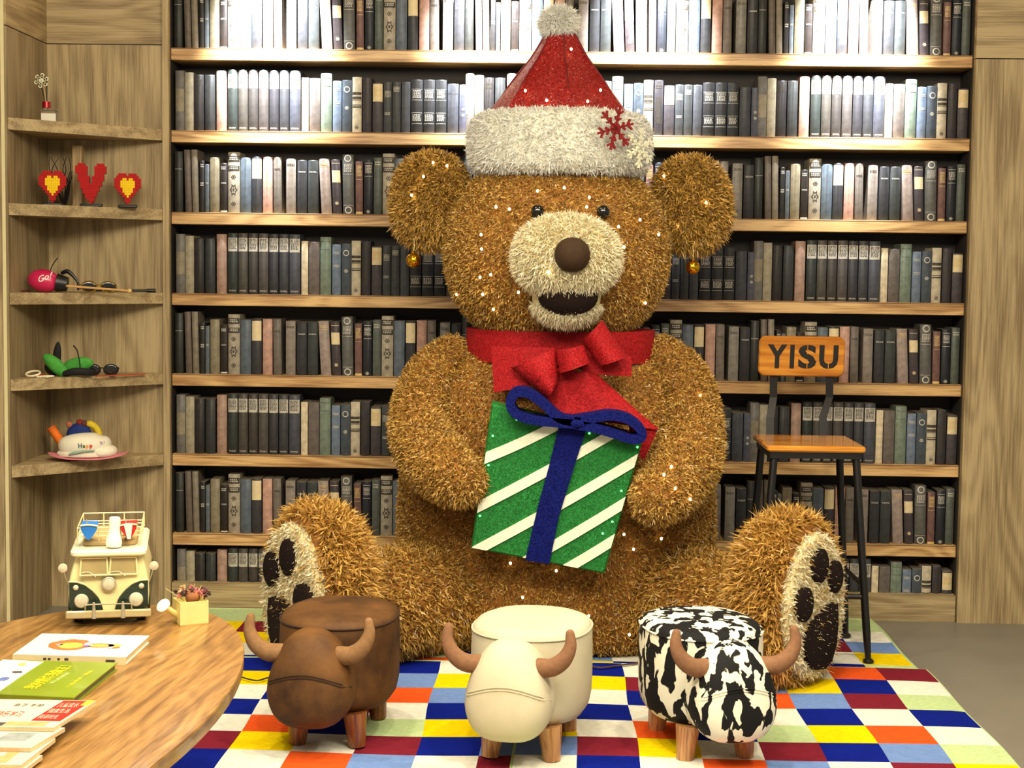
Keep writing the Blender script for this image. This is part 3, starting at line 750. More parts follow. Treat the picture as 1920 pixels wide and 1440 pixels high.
for px, py, Y in ((1313, 742, 5.32), (1310, 787, 5.27), (1281, 834, 5.15), (1259, 875, 5.05), (1245, 890, 5.01), (1266, 916, 5.00), (1294, 936, 5.03), (1340, 800, 5.35), (751, 752, 5.36), (829, 860, 5.11), (790, 845, 5.16), (742, 800, 5.30),
                  (812, 305, 5.43), (838, 311, 5.44), (794, 331, 5.42), (833, 345, 5.44), (772, 366, 5.43), (1324, 380, 5.43), (1270, 423, 5.44), (1245, 330, 5.45)):
    surf.append(at(px, py, Y))
surf.append(at(1029, 510, 4.995))
for p in surf: bulb(p, bear)

# ------------------------------------------------------------------ santa hat on the bear's head
REDG = mat('red_glitter_mesh', (148, 14, 12), 0.45, 0.35, 220, spec=.6, bump=.5, bscale=500)
def sparkle(m, amount=0.5, scale=900):
    "metallic threads: tiny voronoi cells with random gloss"
    nt = m.node_tree; N = nt.nodes; L = nt.links; b = N['Principled BSDF']
    tc = N.new('ShaderNodeTexCoord'); vo = N.new('ShaderNodeTexVoronoi'); vo.inputs['Scale'].default_value = scale
    L.new(tc.outputs['Object'], vo.inputs['Vector'])
    sx = N.new('ShaderNodeSeparateColor'); L.new(vo.outputs['Color'], sx.inputs[0])
    mp = N.new('ShaderNodeMapRange'); mp.inputs[1].default_value = .55; mp.inputs[2].default_value = 1; mp.inputs[3].default_value = 0; mp.inputs[4].default_value = amount
    L.new(sx.outputs[0], mp.inputs[0]); L.new(mp.outputs[0], b.inputs['Metallic'])
    nm = N.new('ShaderNodeVectorMath'); nm.operation = 'MULTIPLY_ADD'
    cb = N.new('ShaderNodeVectorMath'); cb.operation = 'SUBTRACT'; cb.inputs[1].default_value = (.5, .5, .5); L.new(vo.outputs['Color'], cb.inputs[0])
    ge = N.new('ShaderNodeNewGeometry'); nm.inputs[1].default_value = (.9, .9, .9); L.new(cb.outputs[0], nm.inputs[0]); L.new(ge.outputs['Normal'], nm.inputs[2])
    no_ = N.new('ShaderNodeVectorMath'); no_.operation = 'NORMALIZE'; L.new(nm.outputs[0], no_.inputs[0]); L.new(no_.outputs[0], b.inputs['Normal'])
sparkle(REDG, .8, 260)
WHF = fur_mat('white_tinsel_fur', (236, 234, 220), (255, 255, 252), .5, .4, .3)
WHB = mat('white_backing_cloth', (226, 222, 204), .8, .06, 60)
hx = at(1048, 200, 5.46).x; hy = 5.47
hat = thing('santa_hat', 'red glitter santa hat with white fur brim on the bear', 'hat', (hx, hy, 1.70))
zb = at(1048, 212, hy).z; zt = at(1048, 66, hy).z
seg = 7; rings = []
for z, r in ((zb - .06, .275), (zb, .255), (zb + (zt - zb) * .35, .180), (zb + (zt - zb) * .7, .105), (zt, .054)):
    n = seg * 4; ring = []
    for i in range(n):
        a = 2 * math.pi * i / n + .35; k = (i % 4) / 4.0
        rr = r * (1 - .075 * math.sin(math.pi * k))          # cloth sags between the wire ribs
        ring.append((hx + rr * math.cos(a) + .004, hy + rr * .9 * math.sin(a), z))
    rings.append(ring)
cone = part(MB().loft(rings).build('cone', REDG, None, True, 25), hat)
ribs = MB()
for i in range(seg):
    a = 2 * math.pi * i / seg + .35
    ribs.tube([(hx + r * math.cos(a) + .004, hy + r * .9 * math.sin(a), z) for z, r in ((zb - .05, .272), (zb + (zt - zb) * .35, .181), (zb + (zt - zb) * .7, .106), (zt, .056))], [.0035] * 4, 6, 0, 3)
part(ribs.build('wire_ribs', mat('dark_red_piping', (110, 12, 10), .6)), hat)
zb0, zb1 = at(1048, 318, hy - .3).z, at(1048, 200, hy - .3).z
br = []
for k in range(15):
    t = -math.pi / 2 + math.pi * k / 14; rr = .238 + .078 * math.copysign(abs(math.cos(t)) ** .6, math.cos(t)); zz = (zb0 + zb1) / 2 + (zb1 - zb0) / 2 * math.copysign(abs(math.sin(t)) ** .8, math.sin(t))
    br.append(ering(hx + .004, hy, zz, rr, rr * .92, 44, 1.0))
part(fur_mesh('brim', MB().loft(br), [WHB, WHF], 30000, .017, .0042, None, (0, 0, -.2), .6, 61, .2), hat)
pc = at(1048, 44, hy)
part(fur_mesh('pompom', MB().ell(pc, (.056, .054, .05), 0, 20, 12), [WHB, WHF], 5000, .026, .003, None, (0, 0, -.15), .5, 62, .6), hat)
def flake(nm, px, py, Y, R, m, tilt, par, thick=.006, w=.0055, yaw=0.0):
    c = at(px, py, Y); mm = MB(); M0 = Matrix.Translation(c) @ Matrix.Rotation(yaw, 4, 'Z') @ Matrix.Rotation(tilt, 4, 'Y')
    def bar(x0, z0, x1, z1, ww):
        d = Vector((x1 - x0, 0, z1 - z0)); l = d.length; a = math.atan2(d.x, d.z)
        mm.box((-ww, -thick / 2, 0), (ww, thick / 2, l), 0, M0 @ Matrix.Translation((x0, 0, z0)) @ Matrix.Rotation(a, 4, 'Y'))
    for k in range(6):
        a = k * math.pi / 3
        def pt(r, da=0): return (r * math.sin(a + da), r * math.cos(a + da))
        bar(0, 0, *pt(R), w)
        for f, l in ((.38, .22), (.68, .30)):
            for sgn in (-1, 1):
                x, z = pt(R * f); aa = a + sgn * .85; bar(x, z, x + R * l * math.sin(aa), z + R * l * math.cos(aa), w * .85)
    hexp = [(R * .3 * math.sin(i * math.pi / 3), R * .3 * math.cos(i * math.pi / 3)) for i in range(6)]
    mm.prism([(x, z) for x, z in hexp], thick, M0 @ Matrix(((1, 0, 0, 0), (0, 0, -1, thick / 2), (0, 1, 0, 0), (0, 0, 0, 1))))
    return part(mm.build(nm, m, None, False), par)
flake('red_snowflake', 1154, 241, 5.145, .072, mat('dark_red_glitter_plastic', (128, 14, 16), .6, .2, 200), .25, hat, .007, .0038, .55)
flake('white_snowflake', 1200, 278, 5.215, .066, mat('white_glitter_plastic', (226, 224, 196), .5), .1, hat, .007, .0035, .75)
for px, py, Y in ((1059, 142, 5.33), (1071, 92, 5.37), (1126, 169, 5.31), (1025, 188, 5.255), (1102, 190, 5.255), (985, 170, 5.30)): bulb(at(px, py, Y), hat)

# ------------------------------------------------------------------ gold jingle ornaments hanging from the ears
GOLD = mat('mirror_gold', (226, 170, 40), .08, .02, metal=1.0)
for (px, py, r), w in zip(((775, 488, 14), (1299, 501, 13.5)), ('left', 'right')):
    c = at(px, py, 5.44); rr = r / F_PX * 5.44
    t = thing('gold_bauble', 'shiny gold bauble hanging from the %s ear in the photo' % w, 'ornament', c - Vector((0, 0, rr)), group='gold baubles on the ears')
    part(MB().ell(c, (rr, rr, rr), 0, 24, 16).build('ball', GOLD), t)
    part(MB().lathe([(.006, 0), (.006, .007), (.004, .008)], 12, 0, Matrix.Translation(c + Vector((0, 0, rr - .001)))).build('cap', GOLD), t)
    part(MB().tube([c + Vector((0, 0, rr + .006)), c + Vector((.002, .01, rr + .025)), c + Vector((0, .02, rr + .05))], [.0012] * 3, 6, 0, 3).build('thread', mat('gold_thread', (220, 196, 120), .5)), t)

# ------------------------------------------------------------------ red ribbon bow
REDR = mat('red_plush_ribbon', (156, 5, 14), .75, .3, 160, spec=.35, bump=.6, bscale=420)
sparkle(REDR, .35, 420)
bow = thing('neck_bow', 'wide red glitter ribbon tied in a bow round the bear neck', 'bow', at(1045, 690, 5.2))
cz0, cz1 = at(1045, 684, 5.26).z, at(1045, 622, 5.26).z
rg = []
for z, a in ((cz0, .322), (cz0, .335), ((cz0 + cz1) / 2, .338), (cz1, .335), (cz1, .322)): rg.append(ering(bx + .006, 5.53, z, a, a * .83, 48, 1.0))
part(MB().loft(rg).build('collar_band', REDR), bow)
def patch(nm, quad, depth, bulge, par, m=REDR, n=8, curl=0.0, thick=.014):
    "puffed cloth panel between four points (photo x, y, depth), with real thickness"
    Q = [at(*q) for q in quad]; g = []; 
    for j in range(n + 1):
        for i in range(n + 1):
            u, v = i / n, j / n
            p = (Q[0] * (1 - u) + Q[1] * u) * (1 - v) + (Q[3] * (1 - u) + Q[2] * u) * v
            p = p + Vector((0, -bulge * math.sin(math.pi * u) ** .8 * (1 - curl * (2 * v - 1) ** 2), 0)); g.append(p)
    k = (n + 1) ** 2; vs = g + [p + Vector((0, thick, 0)) for p in g]
    fs = []
    for j in range(n):
        for i in range(n):
            a = j * (n + 1) + i; q = (a, a + n + 1, a + n + 2, a + 1); fs.append(q); fs.append(tuple(k + x for x in q[::-1]))
    bd = [i for i in range(n + 1)] + [(j + 1) * (n + 1) - 1 for j in range(1, n + 1)] + [n * (n + 1) + i for i in range(n - 1, -1, -1)] + [j * (n + 1) for j in range(n - 1, 0, -1)]
    for a, b in zip(bd, bd[1:] + bd[:1]): fs.append((a, b, k + b, k + a))
    return part(MB().add(vs, fs).build(nm, m, None, True, 60), par)
patch('bow_tail', [(921, 649, 5.20), (1040, 652, 5.17), (1046, 712, 5.15), (926, 736, 5.18)], .0, .015, bow)
patch('bow_loop', [(958, 690, 5.14), (1044, 650, 5.12), (1046, 716, 5.11), (1026, 748, 5.10)], .0, .05, bow, curl=.2)
patch('bow_loop', [(1090, 640, 5.15), (1129, 600, 5.13), (1175, 668, 5.13), (1124, 686, 5.12)], .0, .05, bow)
patch('bow_loop', [(1096, 668, 5.18), (1184, 668, 5.19), (1184, 706, 5.18), (1090, 699, 5.17)], .0, .02, bow)
patch('bow_tail', [(1046, 690, 5.16), (1118, 700, 5.16), (1234, 806, 5.14), (1015, 770, 5.14)], .0, .03, bow)
patch('bow_tail', [(1180, 760, 5.155), (1234, 803, 5.15), (1208, 862, 5.16), (1180, 840, 5.16)], .0, .01, bow)
patch('knot', [(1042, 658, 5.10), (1094, 648, 5.09), (1106, 680, 5.09), (1050, 700, 5.09)], .0, .04, bow, thick=.05)

# ------------------------------------------------------------------ striped gift held by the bear
GREEN = mat('green_plush', (18, 112, 40), .7, .3, 130, spec=.4, bump=.5, bscale=420); sparkle(GREEN, .35, 420)
STRIPE = mat('white_ribbed_ribbon', (228, 232, 206), .7, .08, 120, bump=.3, bscale=300)
BLUE = mat('blue_plush_ribbon', (2, 14, 92), .8, .35, 130, spec=.2, bump=.5, bscale=420); sparkle(BLUE, .4, 420)
TL, TR, BRR, BL = at(922, 757, 5.055), at(1205, 828, 5.055), at(1133, 1076, 5.07), at(883, 1028, 5.07)
gift = thing('gift_box', 'green gift box with white diagonal stripes and blue ribbon in bear arms', 'gift', (TL + TR + BRR + BL) / 4 - Vector((0, -.05, .25)))
gc = (TL + TR + BRR + BL) / 4
ux = ((TR - TL) + (BRR - BL)).normalized(); uz = ((TL - BL) + (TR - BRR)).normalized(); un = ux.cross(uz).normalized()
uz = un.cross(ux) if False else uz
def g2(p): d = p - gc; return (d.dot(ux), d.dot(uz))
def px2(px, py):
    "photo point on the gift front -> 2D in its face"
    o_ = Vector((0, 0, CAM_H)); d = (at(px, py, 5.0) - o_); t = (gc - o_).dot(un) / d.dot(un); p = o_ + d * t
    dd = p - gc; a11 = 1; a12 = ux.dot(uz); b1 = dd.dot(ux); b2 = dd.dot(uz); det = 1 - a12 * a12
    return ((b1 - a12 * b2) / det, (b2 - a12 * b1) / det)
GM = Matrix(((ux.x, uz.x, un.x, gc.x), (ux.y, uz.y, un.y, gc.y), (ux.z, uz.z, un.z, gc.z), (0, 0, 0, 1)))
if un.y > 0: pass
FW = -1 if un.y > 0 else 1          # direction of the face towards the camera along un
quadp = [px2(922, 757), px2(1205, 828), px2(1133, 1076), px2(883, 1028)]
def shrink(poly, k): 
    cu = sum(p[0] for p in poly) / len(poly); cv = sum(p[1] for p in poly) / len(poly); return [(cu + (u - cu) * k, cv + (v - cv) * k) for u, v in poly]
gm = MB(); rgs = []
for w_, k in ((.10, .97), (.092, 1.0), (.008, 1.0), (0.0, .975)): rgs.append([GM @ Vector((u, v, -FW * w_)) for u, v in shrink(quadp, k)])
gm.loft(rgs); part(gm.build('box', GREEN, None, True, 30), gift)
def clip(poly, quad):
    def area2(q): return sum(q[i][0] * q[(i + 1) % len(q)][1] - q[(i + 1) % len(q)][0] * q[i][1] for i in range(len(q)))
    sgn = 1 if area2(quad) > 0 else -1; out = poly
    for i in range(len(quad)):
        a, b = quad[i], quad[(i + 1) % len(quad)]; inp = out; out = []
        def side(p): return sgn * ((b[0] - a[0]) * (p[1] - a[1]) - (b[1] - a[1]) * (p[0] - a[0]))
        for j in range(len(inp)):
            p, q = inp[j], inp[(j + 1) % len(inp)]; sp, sq = side(p), side(q)
            if sp >= 0: out.append(p)
            if sp * sq < 0: t = sp / (sp - sq); out.append((p[0] + (q[0] - p[0]) * t, p[1] + (q[1] - p[1]) * t))
    return out
def C(cx, cy): return px2(700 + cx / 2.667, 560 + cy / 2.667)
qs = shrink(quadp, .985)
for (ax, ay), (bx_, by_) in (((500, 820), (1000, 588)), ((420, 1093), (1260, 637)), ((430, 1302), (1420, 745)), ((620, 1390), (1420, 918)), ((840, 1420), (1420, 1062))):
    # slightly bowed diagonal ribbon
    pts = []; nn_ = 10
    for k in range(nn_ + 1):
        t = k / nn_; bow_ = -22 * math.sin(math.pi * t); pts.append((ax + (bx_ - ax) * t, ay + (by_ - ay) * t - bow_ * .5))
    top = [C(x, y - 28) for x, y in pts]; bot = [C(x, y + 28) for x, y in pts]
    pol = clip(top + bot[::-1], qs)
    if len(pol) > 2: part(MB().prism(pol, FW * .006, GM).build('stripe', STRIPE, None, False), gift)
rib = [C(930, 628), (C(1065, 650)), C(1000, 850), C(930, 1080), C(880, 1322), C(760, 1305), C(820, 1050), C(880, 830)]
part(MB().prism(rib, FW * .013, GM).build('ribbon', BLUE, None, False), gift)
def strip_loop(nm, path, Y, width, th, par, m):
    pts = [at(x, y, Y) for x, y in path]; P = []
    n = len(pts)
    for i in range(n - 1):
        p0, p1, p2, p3 = pts[max(i - 1, 0)], pts[i], pts[i + 1], pts[min(i + 2, n - 1)]
        for k in range(5):
            t = k / 5; P.append(.5 * ((2 * p1) + (p2 - p0) * t + (2 * p0 - 5 * p1 + 4 * p2 - p3) * t * t + (3 * p1 - p0 - 3 * p2 + p3) * t ** 3))
    P.append(pts[-1]); rings = []
    for i, p in enumerate(P):
        t = (P[min(i + 1, len(P) - 1)] - P[max(i - 1, 0)]); nv = Vector((-t.z, 0, t.x)).normalized() * th / 2
        rings.append([p + nv, p + nv + Vector((0, width, 0)), p - nv + Vector((0, width, 0)), p - nv])
    return part(MB().loft(rings).build(nm, m, None, True, 50), par)
strip_loop('bow_loop', [(1088, 792), (1050, 785), (1018, 757), (990, 738), (966, 738), (957, 757), (968, 777), (1000, 788), (1045, 793), (1085, 796)], 5.0, .10, .030, gift, BLUE)
strip_loop('bow_loop', [(1078, 790), (1110, 785), (1145, 780), (1178, 787), (1200, 804), (1203, 820), (1185, 824), (1150, 813), (1115, 803), (1080, 797)], 5.0, .10, .030, gift, BLUE)
part(MB().ell(at(1082, 793, 5.03), (.034, .04, .022), 0, 18, 10).build('bow_knot', BLUE), gift)
GB = mat('green_fairy_light_bulb', (120, 255, 150), .3, 0, emit=1.6)
gb_me = None
for px, py in ((969, 786), (924, 817), (916, 872), (900, 967), (1130, 1000), (1165, 920), (1195, 838), (1105, 812), (1148, 978)):
    u, v = px2(px, py); p = GM @ Vector((u, v, FW * .004))
    o = MB().ell((0, 0, 0), (.0040, .0040, .0040), 0, 8, 6).build('fairy_light', GB) if gb_me is None else link('fairy_light', gb_me)
    gb_me = o.data; o.location = p; part(o, gift)
# ------------------------------------------------------------------ bar chair
BLACKM = mat('black_powder_coat', (14, 13, 13), .4, .1, 50, spec=.5)
CHW = wood('lacquered_pine', (176, 104, 28), (218, 148, 54), 'X', 1.2, .22, .3, .4, .3)
chx, SFY, SBY, SZH = at(1531, 829, 5.32).x, 5.32, 5.69, .753
chair = thing('bar_chair', 'tall bar chair with orange wood seat and black metal legs', 'chair', (chx, 5.5, 0))
sx0, sx1 = at(1439, 829, SFY).x, at(1625, 831, SFY).x
part(MB().rbox((sx0, SFY, SZH - .022), (sx1, SBY, SZH), .012).build('seat', CHW, None, True, 35), chair)
part(MB().box((sx0 + .012, SFY + .012, SZH - .045), (sx1 - .012, SFY + .03, SZH - .0225)).box((sx0 + .012, SBY - .03, SZH - .045), (sx1 - .012, SBY - .012, SZH - .0225))
     .box((sx0 + .012, SFY + .03, SZH - .045), (sx0 + .03, SBY - .03, SZH - .0225)).box((sx1 - .03, SFY + .03, SZH - .045), (sx1 - .012, SBY - .03, SZH - .0225)).build('seat_frame', BLACKM, None, False), chair)
legs = {}
for sxn, syn in ((-1, -1), (1, -1), (-1, 1), (1, 1)):
    tx = (sx0 + .028) if sxn < 0 else (sx1 - .028); ty = (SFY + .03) if syn < 0 else (SBY - .03)
    fx = (sx0 - .035) if sxn < 0 else (1.133 if syn < 0 else 1.128); fy = 5.288 if syn < 0 else 5.665
    if sxn < 0: fx = 2 * chx - (1.133 if syn < 0 else 1.128)
    legs[(sxn, syn)] = (Vector((tx, ty, SZH - .046)), Vector((fx, fy, .012)))
    a, b = legs[(sxn, syn)]
    k = a.lerp(b, .86)
    lg = part(MB().cyl(a, k, .0135, .0135, 14).cyl(k, b, .0135, .010, 14).build('leg', BLACKM), chair)
    part(MB().lathe([(.019, .012), (.019, .018), (.012, .024)], 16, 0, Matrix.Translation((b.x, b.y, 0))).build('foot_cap', BLACKM), lg)
def on_leg(key, z): a, b = legs[key]; t = (a.z - z) / (a.z - b.z); return a.lerp(b, t)
for k0, k1, z in (((-1, -1), (1, -1), .235), ((-1, 1), (1, 1), .30), ((-1, -1), (-1, 1), .27), ((1, -1), (1, 1), .27)):
    part(MB().cyl(on_leg(k0, z), on_leg(k1, z), .009, .009, 10).build('stretcher', BLACKM), chair)
bt, bbm = at(1503, 630, 5.74), at(1503, 706, 5.72)
bxl, bxr = at(1422, 668, 5.73).x, at(1583, 668, 5.73).x
Mb = Matrix.Translation((0.5 * (bxl + bxr), 5.725, .5 * (bt.z + bbm.z))) @ Matrix.Rotation(math.radians(96), 4, 'X')
hw_, hh_ = .5 * (bxr - bxl), .5 * (bt.z - bbm.z)
backrest = part(MB().rbox((-hw_, -hh_, -.009), (hw_, hh_, .009), .025, 0, Mb, 5).build('backrest', CHW, None, True, 35), chair)
INKB = mat('black_stencil_paint', (18, 14, 10), .6)
for ch, uc, lw in (('Y', -.575, .072), ('I', -.228, .0165), ('S', .125, .067), ('U', .622, .070)):
    v, f = text_geo(ch, .1, .004, .0); xs_ = [p[0] for p in v]; ys_ = [p[1] for p in v]
    w0 = max(xs_) - min(xs_); h0 = max(ys_) - min(ys_); mx_, my_ = (max(xs_) + min(xs_)) / 2, (max(ys_) + min(ys_)) / 2
    part(MB().add([Mb @ Vector((uc * hw_ + (x - mx_) * lw / w0, (y - my_) * .089 / h0, .0097)) for x, y, z in v], f).build('letter', INKB, None, False), backrest)
for u, v0, v1 in ((.125, -.0455, -.010), (.125, .010, .0455), (.622, -.0455, -.024)):       # bare-wood slits of the stencil
    part(MB().box((u * hw_ - .0013, v0, .0092), (u * hw_ + .0013, v1, .0103), 0, Mb).build('stencil_bridge', CHW, None, False), backrest)
for px_, pt_ in ((1451, 1444), (1556, 1543)):
    a = at(px_, 690, 5.742); b = at(px_ - 1, 745, 5.745); c = at(pt_, 782, 5.70); d = at(pt_, 815, 5.685); d.z = SZH - .03
    mm = MB(); rings = []
    for p in (a, b, b.lerp(c, .5), c, d): rings.append([p + Vector((-.0135, -.003, 0)), p + Vector((.0135, -.003, 0)), p + Vector((.0135, .003, 0)), p + Vector((-.0135, .003, 0))])
    part(mm.loft(rings).build('back_support', BLACKM, None, False), chair)

# ------------------------------------------------------------------ ox-shaped footstools
LEGW = wood('stool_leg_beech', (150, 96, 52), (202, 150, 98), 'Z', 3, .35, .4, .2)
LEGD = wood('stool_leg_walnut', (96, 50, 20), (150, 88, 42), 'Z', 3, .35, .4, .2)
HORN = mat('tan_suede_horn', (136, 98, 70), .85, .12, 80, spec=.2, bump=.2)
HORN2 = mat('taupe_suede_horn', (142, 106, 70), .85, .12, 80, spec=.2, bump=.2)
def suede(name, a, b, sc=6):
    m = bpy.data.materials.new(name); m.use_nodes = True; nt = m.node_tree; N = nt.nodes; L = nt.links; p = N['Principled BSDF']; p.inputs['Roughness'].default_value = .7; p.inputs['Specular IOR Level'].default_value = .3
    tc = N.new('ShaderNodeTexCoord'); n = N.new('ShaderNodeTexNoise'); n.inputs['Scale'].default_value = sc; n.inputs['Detail'].default_value = 6; n.inputs['Roughness'].default_value = .6; L.new(tc.outputs['Object'], n.inputs['Vector'])
    r = N.new('ShaderNodeValToRGB'); r.color_ramp.elements[0].position = .35; r.color_ramp.elements[1].position = .68; r.color_ramp.elements[0].color = lin(a) + (1,); r.color_ramp.elements[1].color = lin(b) + (1,)
    L.new(n.outputs['Fac'], r.inputs['Fac']); L.new(r.outputs['Color'], p.inputs['Base Color'])
    n2 = N.new('ShaderNodeTexNoise'); n2.inputs['Scale'].default_value = 500; L.new(tc.outputs['Object'], n2.inputs['Vector']); bp = N.new('ShaderNodeBump'); bp.inputs['Strength'].default_value = .1; bp.inputs['Distance'].default_value = .002
    L.new(n2.outputs['Fac'], bp.inputs['Height']); L.new(bp.outputs['Normal'], p.inputs['Normal']); return m
def cowhide(name):
    m = bpy.data.materials.new(name); m.use_nodes = True; nt = m.node_tree; N = nt.nodes; L = nt.links; p = N['Principled BSDF']; p.inputs['Roughness'].default_value = .75; p.inputs['Specular IOR Level'].default_value = .3
    tc = N.new('ShaderNodeTexCoord'); mp = N.new('ShaderNodeMapping'); mp.inputs['Scale'].default_value = (29, 23, 15); L.new(tc.outputs['Object'], mp.inputs['Vector'])
    n = N.new('ShaderNodeTexNoise'); n.inputs['Scale'].default_value = 1; n.inputs['Detail'].default_value = 2.5; n.inputs['Roughness'].default_value = .45; n.inputs['Distortion'].default_value = .5; L.new(mp.outputs[0], n.inputs['Vector'])
    r = N.new('ShaderNodeValToRGB'); r.color_ramp.elements[0].position = .497; r.color_ramp.elements[1].position = .51; r.color_ramp.elements[0].color = lin((236, 232, 208)) + (1,); r.color_ramp.elements[1].color = lin((10, 10, 10)) + (1,)
    L.new(n.outputs['Fac'], r.inputs['Fac']); L.new(r.outputs['Color'], p.inputs['Base Color']); return m
BROWN = suede('brown_suede', (54, 31, 12), (114, 76, 36)); WHITE = suede('cream_leatherette', (196, 187, 156), (216, 207, 178), 3); COW = cowhide('black_and_white_cowhide')
def stool(label, loc, rz, cover, seam, horn, legm, tailc, hx_):
    t = thing('ox_footstool', label, 'footstool', (loc[0], loc[1], 0.012), rz, 'ox footstools in front of the bear')
    # body: rounded drum, front towards -Y
    prof = [(.0, .088), (.70, .088), (.86, .096), (.95, .118), (.99, .15), (1.0, .20), (1.0, .27), (.99, .318), (.975, .336), (.93, .349), (.80, .358), (.5, .364), (.0, .366)]
    rings = []
    for k, z in prof:
        k = max(k, .02); ring = []
        for i in range(44):
            a = 2 * math.pi * i / 44; c, s_ = math.cos(a), math.sin(a)
            ring.append((.168 * k * math.copysign(abs(c) ** .85, c), .195 * k * math.copysign(abs(s_) ** .85, s_), z))
        rings.append(ring)
    MB().loft(rings).build('body', cover, t, True, 60)
    pts = []
    for i in range(45):
        a = 2 * math.pi * i / 44; c, s_ = math.cos(a), math.sin(a); pts.append((.166 * math.copysign(abs(c) ** .85, c), .193 * math.copysign(abs(s_) ** .85, s_), .335))
    MB().tube(pts, [.0028] * 45, 6, 0, 1, False).build('seam_piping', seam, t)
    # head: pear shape hung on the front, muzzle lower and fuller
    def hs(x, y, z):
        w = 1.0 - .28 * max(0, z + .1) - .05 * max(0, -z - .3)
        d = 1.0 - .16 * z
        return (x * w, y * d - .16 * (1 - z) * .5, z)
    hd = MB().ell((hx_, -.200, .206), (.121, .105, .134), 0, 36, 22, None, .72, .70, hs).build('head', cover, t, True, 60)
    # stitched arc between brow and muzzle, laid on the head surface
    def surf_pt(u, z):
        best = None
        for q in hd.data.vertices:
            if q.co.y > -.2: continue
            d = (q.co.x - u) ** 2 + (q.co.z - z) ** 2
            if best is None or d < best[0]: best = (d, q.co)
        return best[1]
    import bisect
    from mathutils.bvhtree import BVHTree
    bv = BVHTree.FromPolygons([q.co for q in hd.data.vertices], [tuple(p.vertices) for p in hd.data.polygons])
    arc = []
    for i in range(17):
        u = -.117 + .234 * i / 16; z = .228 - 2.6 * u * u
        h = bv.ray_cast(Vector((hx_ + u, -1, z)), Vector((0, 1, 0)))
        if h[0]: arc.append(h[0] + Vector((0, -.0005, 0)))
    MB().tube(arc, [.0022] * len(arc), 6, 0, 2, False).build('seam_piping', seam, hd)
    MB().tube([q + Vector((0, -.001, .008)) for q in arc[1:-1]], [.0014] * (len(arc) - 2), 6, 0, 2, False).build('seam_piping', seam, hd)
    for s_ in (-1, 1):
        MB().tube([(hx_ + s_ * .080, -.235, .276), (hx_ + s_ * .118, -.250, .282), (hx_ + s_ * .150, -.252, .305), (hx_ + s_ * .167, -.248, .340), (hx_ + s_ * .165, -.243, .374)], [.026, .025, .022, .017, .012], 14, 0, 4).build('horn', horn, t)
        for yy in (-.15, .12):
            MB().cyl((s_ * .078, yy, .095), (s_ * .086, yy - .004 if yy < 0 else yy + .01, 0), .034, .024, 20).build('leg', legm, t)
    MB().tube([(0, .19, .30), (.0, .215, .27), (0.01, .215, .2)], [.006, .006, .004], 8).build('tail', tailc, t)
    return t
stool('brown suede ox footstool nearest the round table', (-.575, 4.405), math.radians(-6), BROWN, mat('dark_brown_thread', (50, 30, 12), .8), HORN2, LEGD, BROWN, -.028)
stool('plain white leatherette ox footstool in the middle', (-.020, 4.315), math.radians(-10), WHITE, mat('cream_thread', (206, 196, 164), .8), HORN, LEGW, WHITE, -.020)
stool('black and white cowhide patterned ox footstool', (.455, 4.345), math.radians(12), COW, COW, HORN, LEGW, COW, .020)

# ------------------------------------------------------------------ power cord on the rug
cp = [onz(447, 1268, .018), onz(480, 1276, .018), onz(506, 1270, .018), onz(560, 1262, .018), onz(700, 1252, .018)]
cd = MB().tube(cp, [.0028] * 5, 6, 0, 6).build('power_cord', mat('black_cable', (30, 26, 20), .5)); tag(cd, 'thin dark power cord lying on the rug behind the brown stool', 'cord')
cp = [onz(1095, 1246, .018), onz(1125, 1252, .018), onz(1165, 1247, .018), onz(1200, 1243, .018), onz(1260, 1238, .018)]
cd = MB().tube(cp, [.0035] * 5, 6, 0, 6).build('power_cord', mat('brown_cable', (74, 48, 24), .5)); tag(cd, 'brown power cord running out from under the bear', 'cord')

# ------------------------------------------------------------------ oval table
TW = wood('ash_table_top', (116, 80, 36), (184, 138, 76), 'Y', 2.2, .32, .55, .2, .22)
TZ = .5; tcx, tcy, ta, tb, trot = -1.074, 2.752, .444, 1.065, math.radians(-6.6)
table = thing('oval_table', 'low oval ash wood table in the left foreground', 'table', (tcx, tcy, 0), trot)
def ov(k, z, n=96, inset=0.0): return [((ta - inset) * math.cos(2 * math.pi * i / n), (tb - inset) * math.sin(2 * math.pi * i / n), z) for i in range(n)]
MB().loft([ov(1, TZ - .034, inset=.010), ov(1, TZ - .030, inset=.002), ov(1, TZ - .004), ov(1, TZ - .001, inset=.0015), ov(1, TZ, inset=.005)]).build('table_top', TW, table, True, 30)
for x, y in ((-.2, -.6), (.2, -.6), (-.2, .3), (.16, .3)):
    MB().cyl((x, y, TZ - .035), (x * 1.15, y * 1.1, 0), .028, .018, 16).build('leg', TW, table)
MB().box((-.27, -.72, TZ - .07), (.27, -.68, TZ - .035)).box((-.22, .28, TZ - .07), (.2, .32, TZ - .035)).build('apron', TW, table, False)

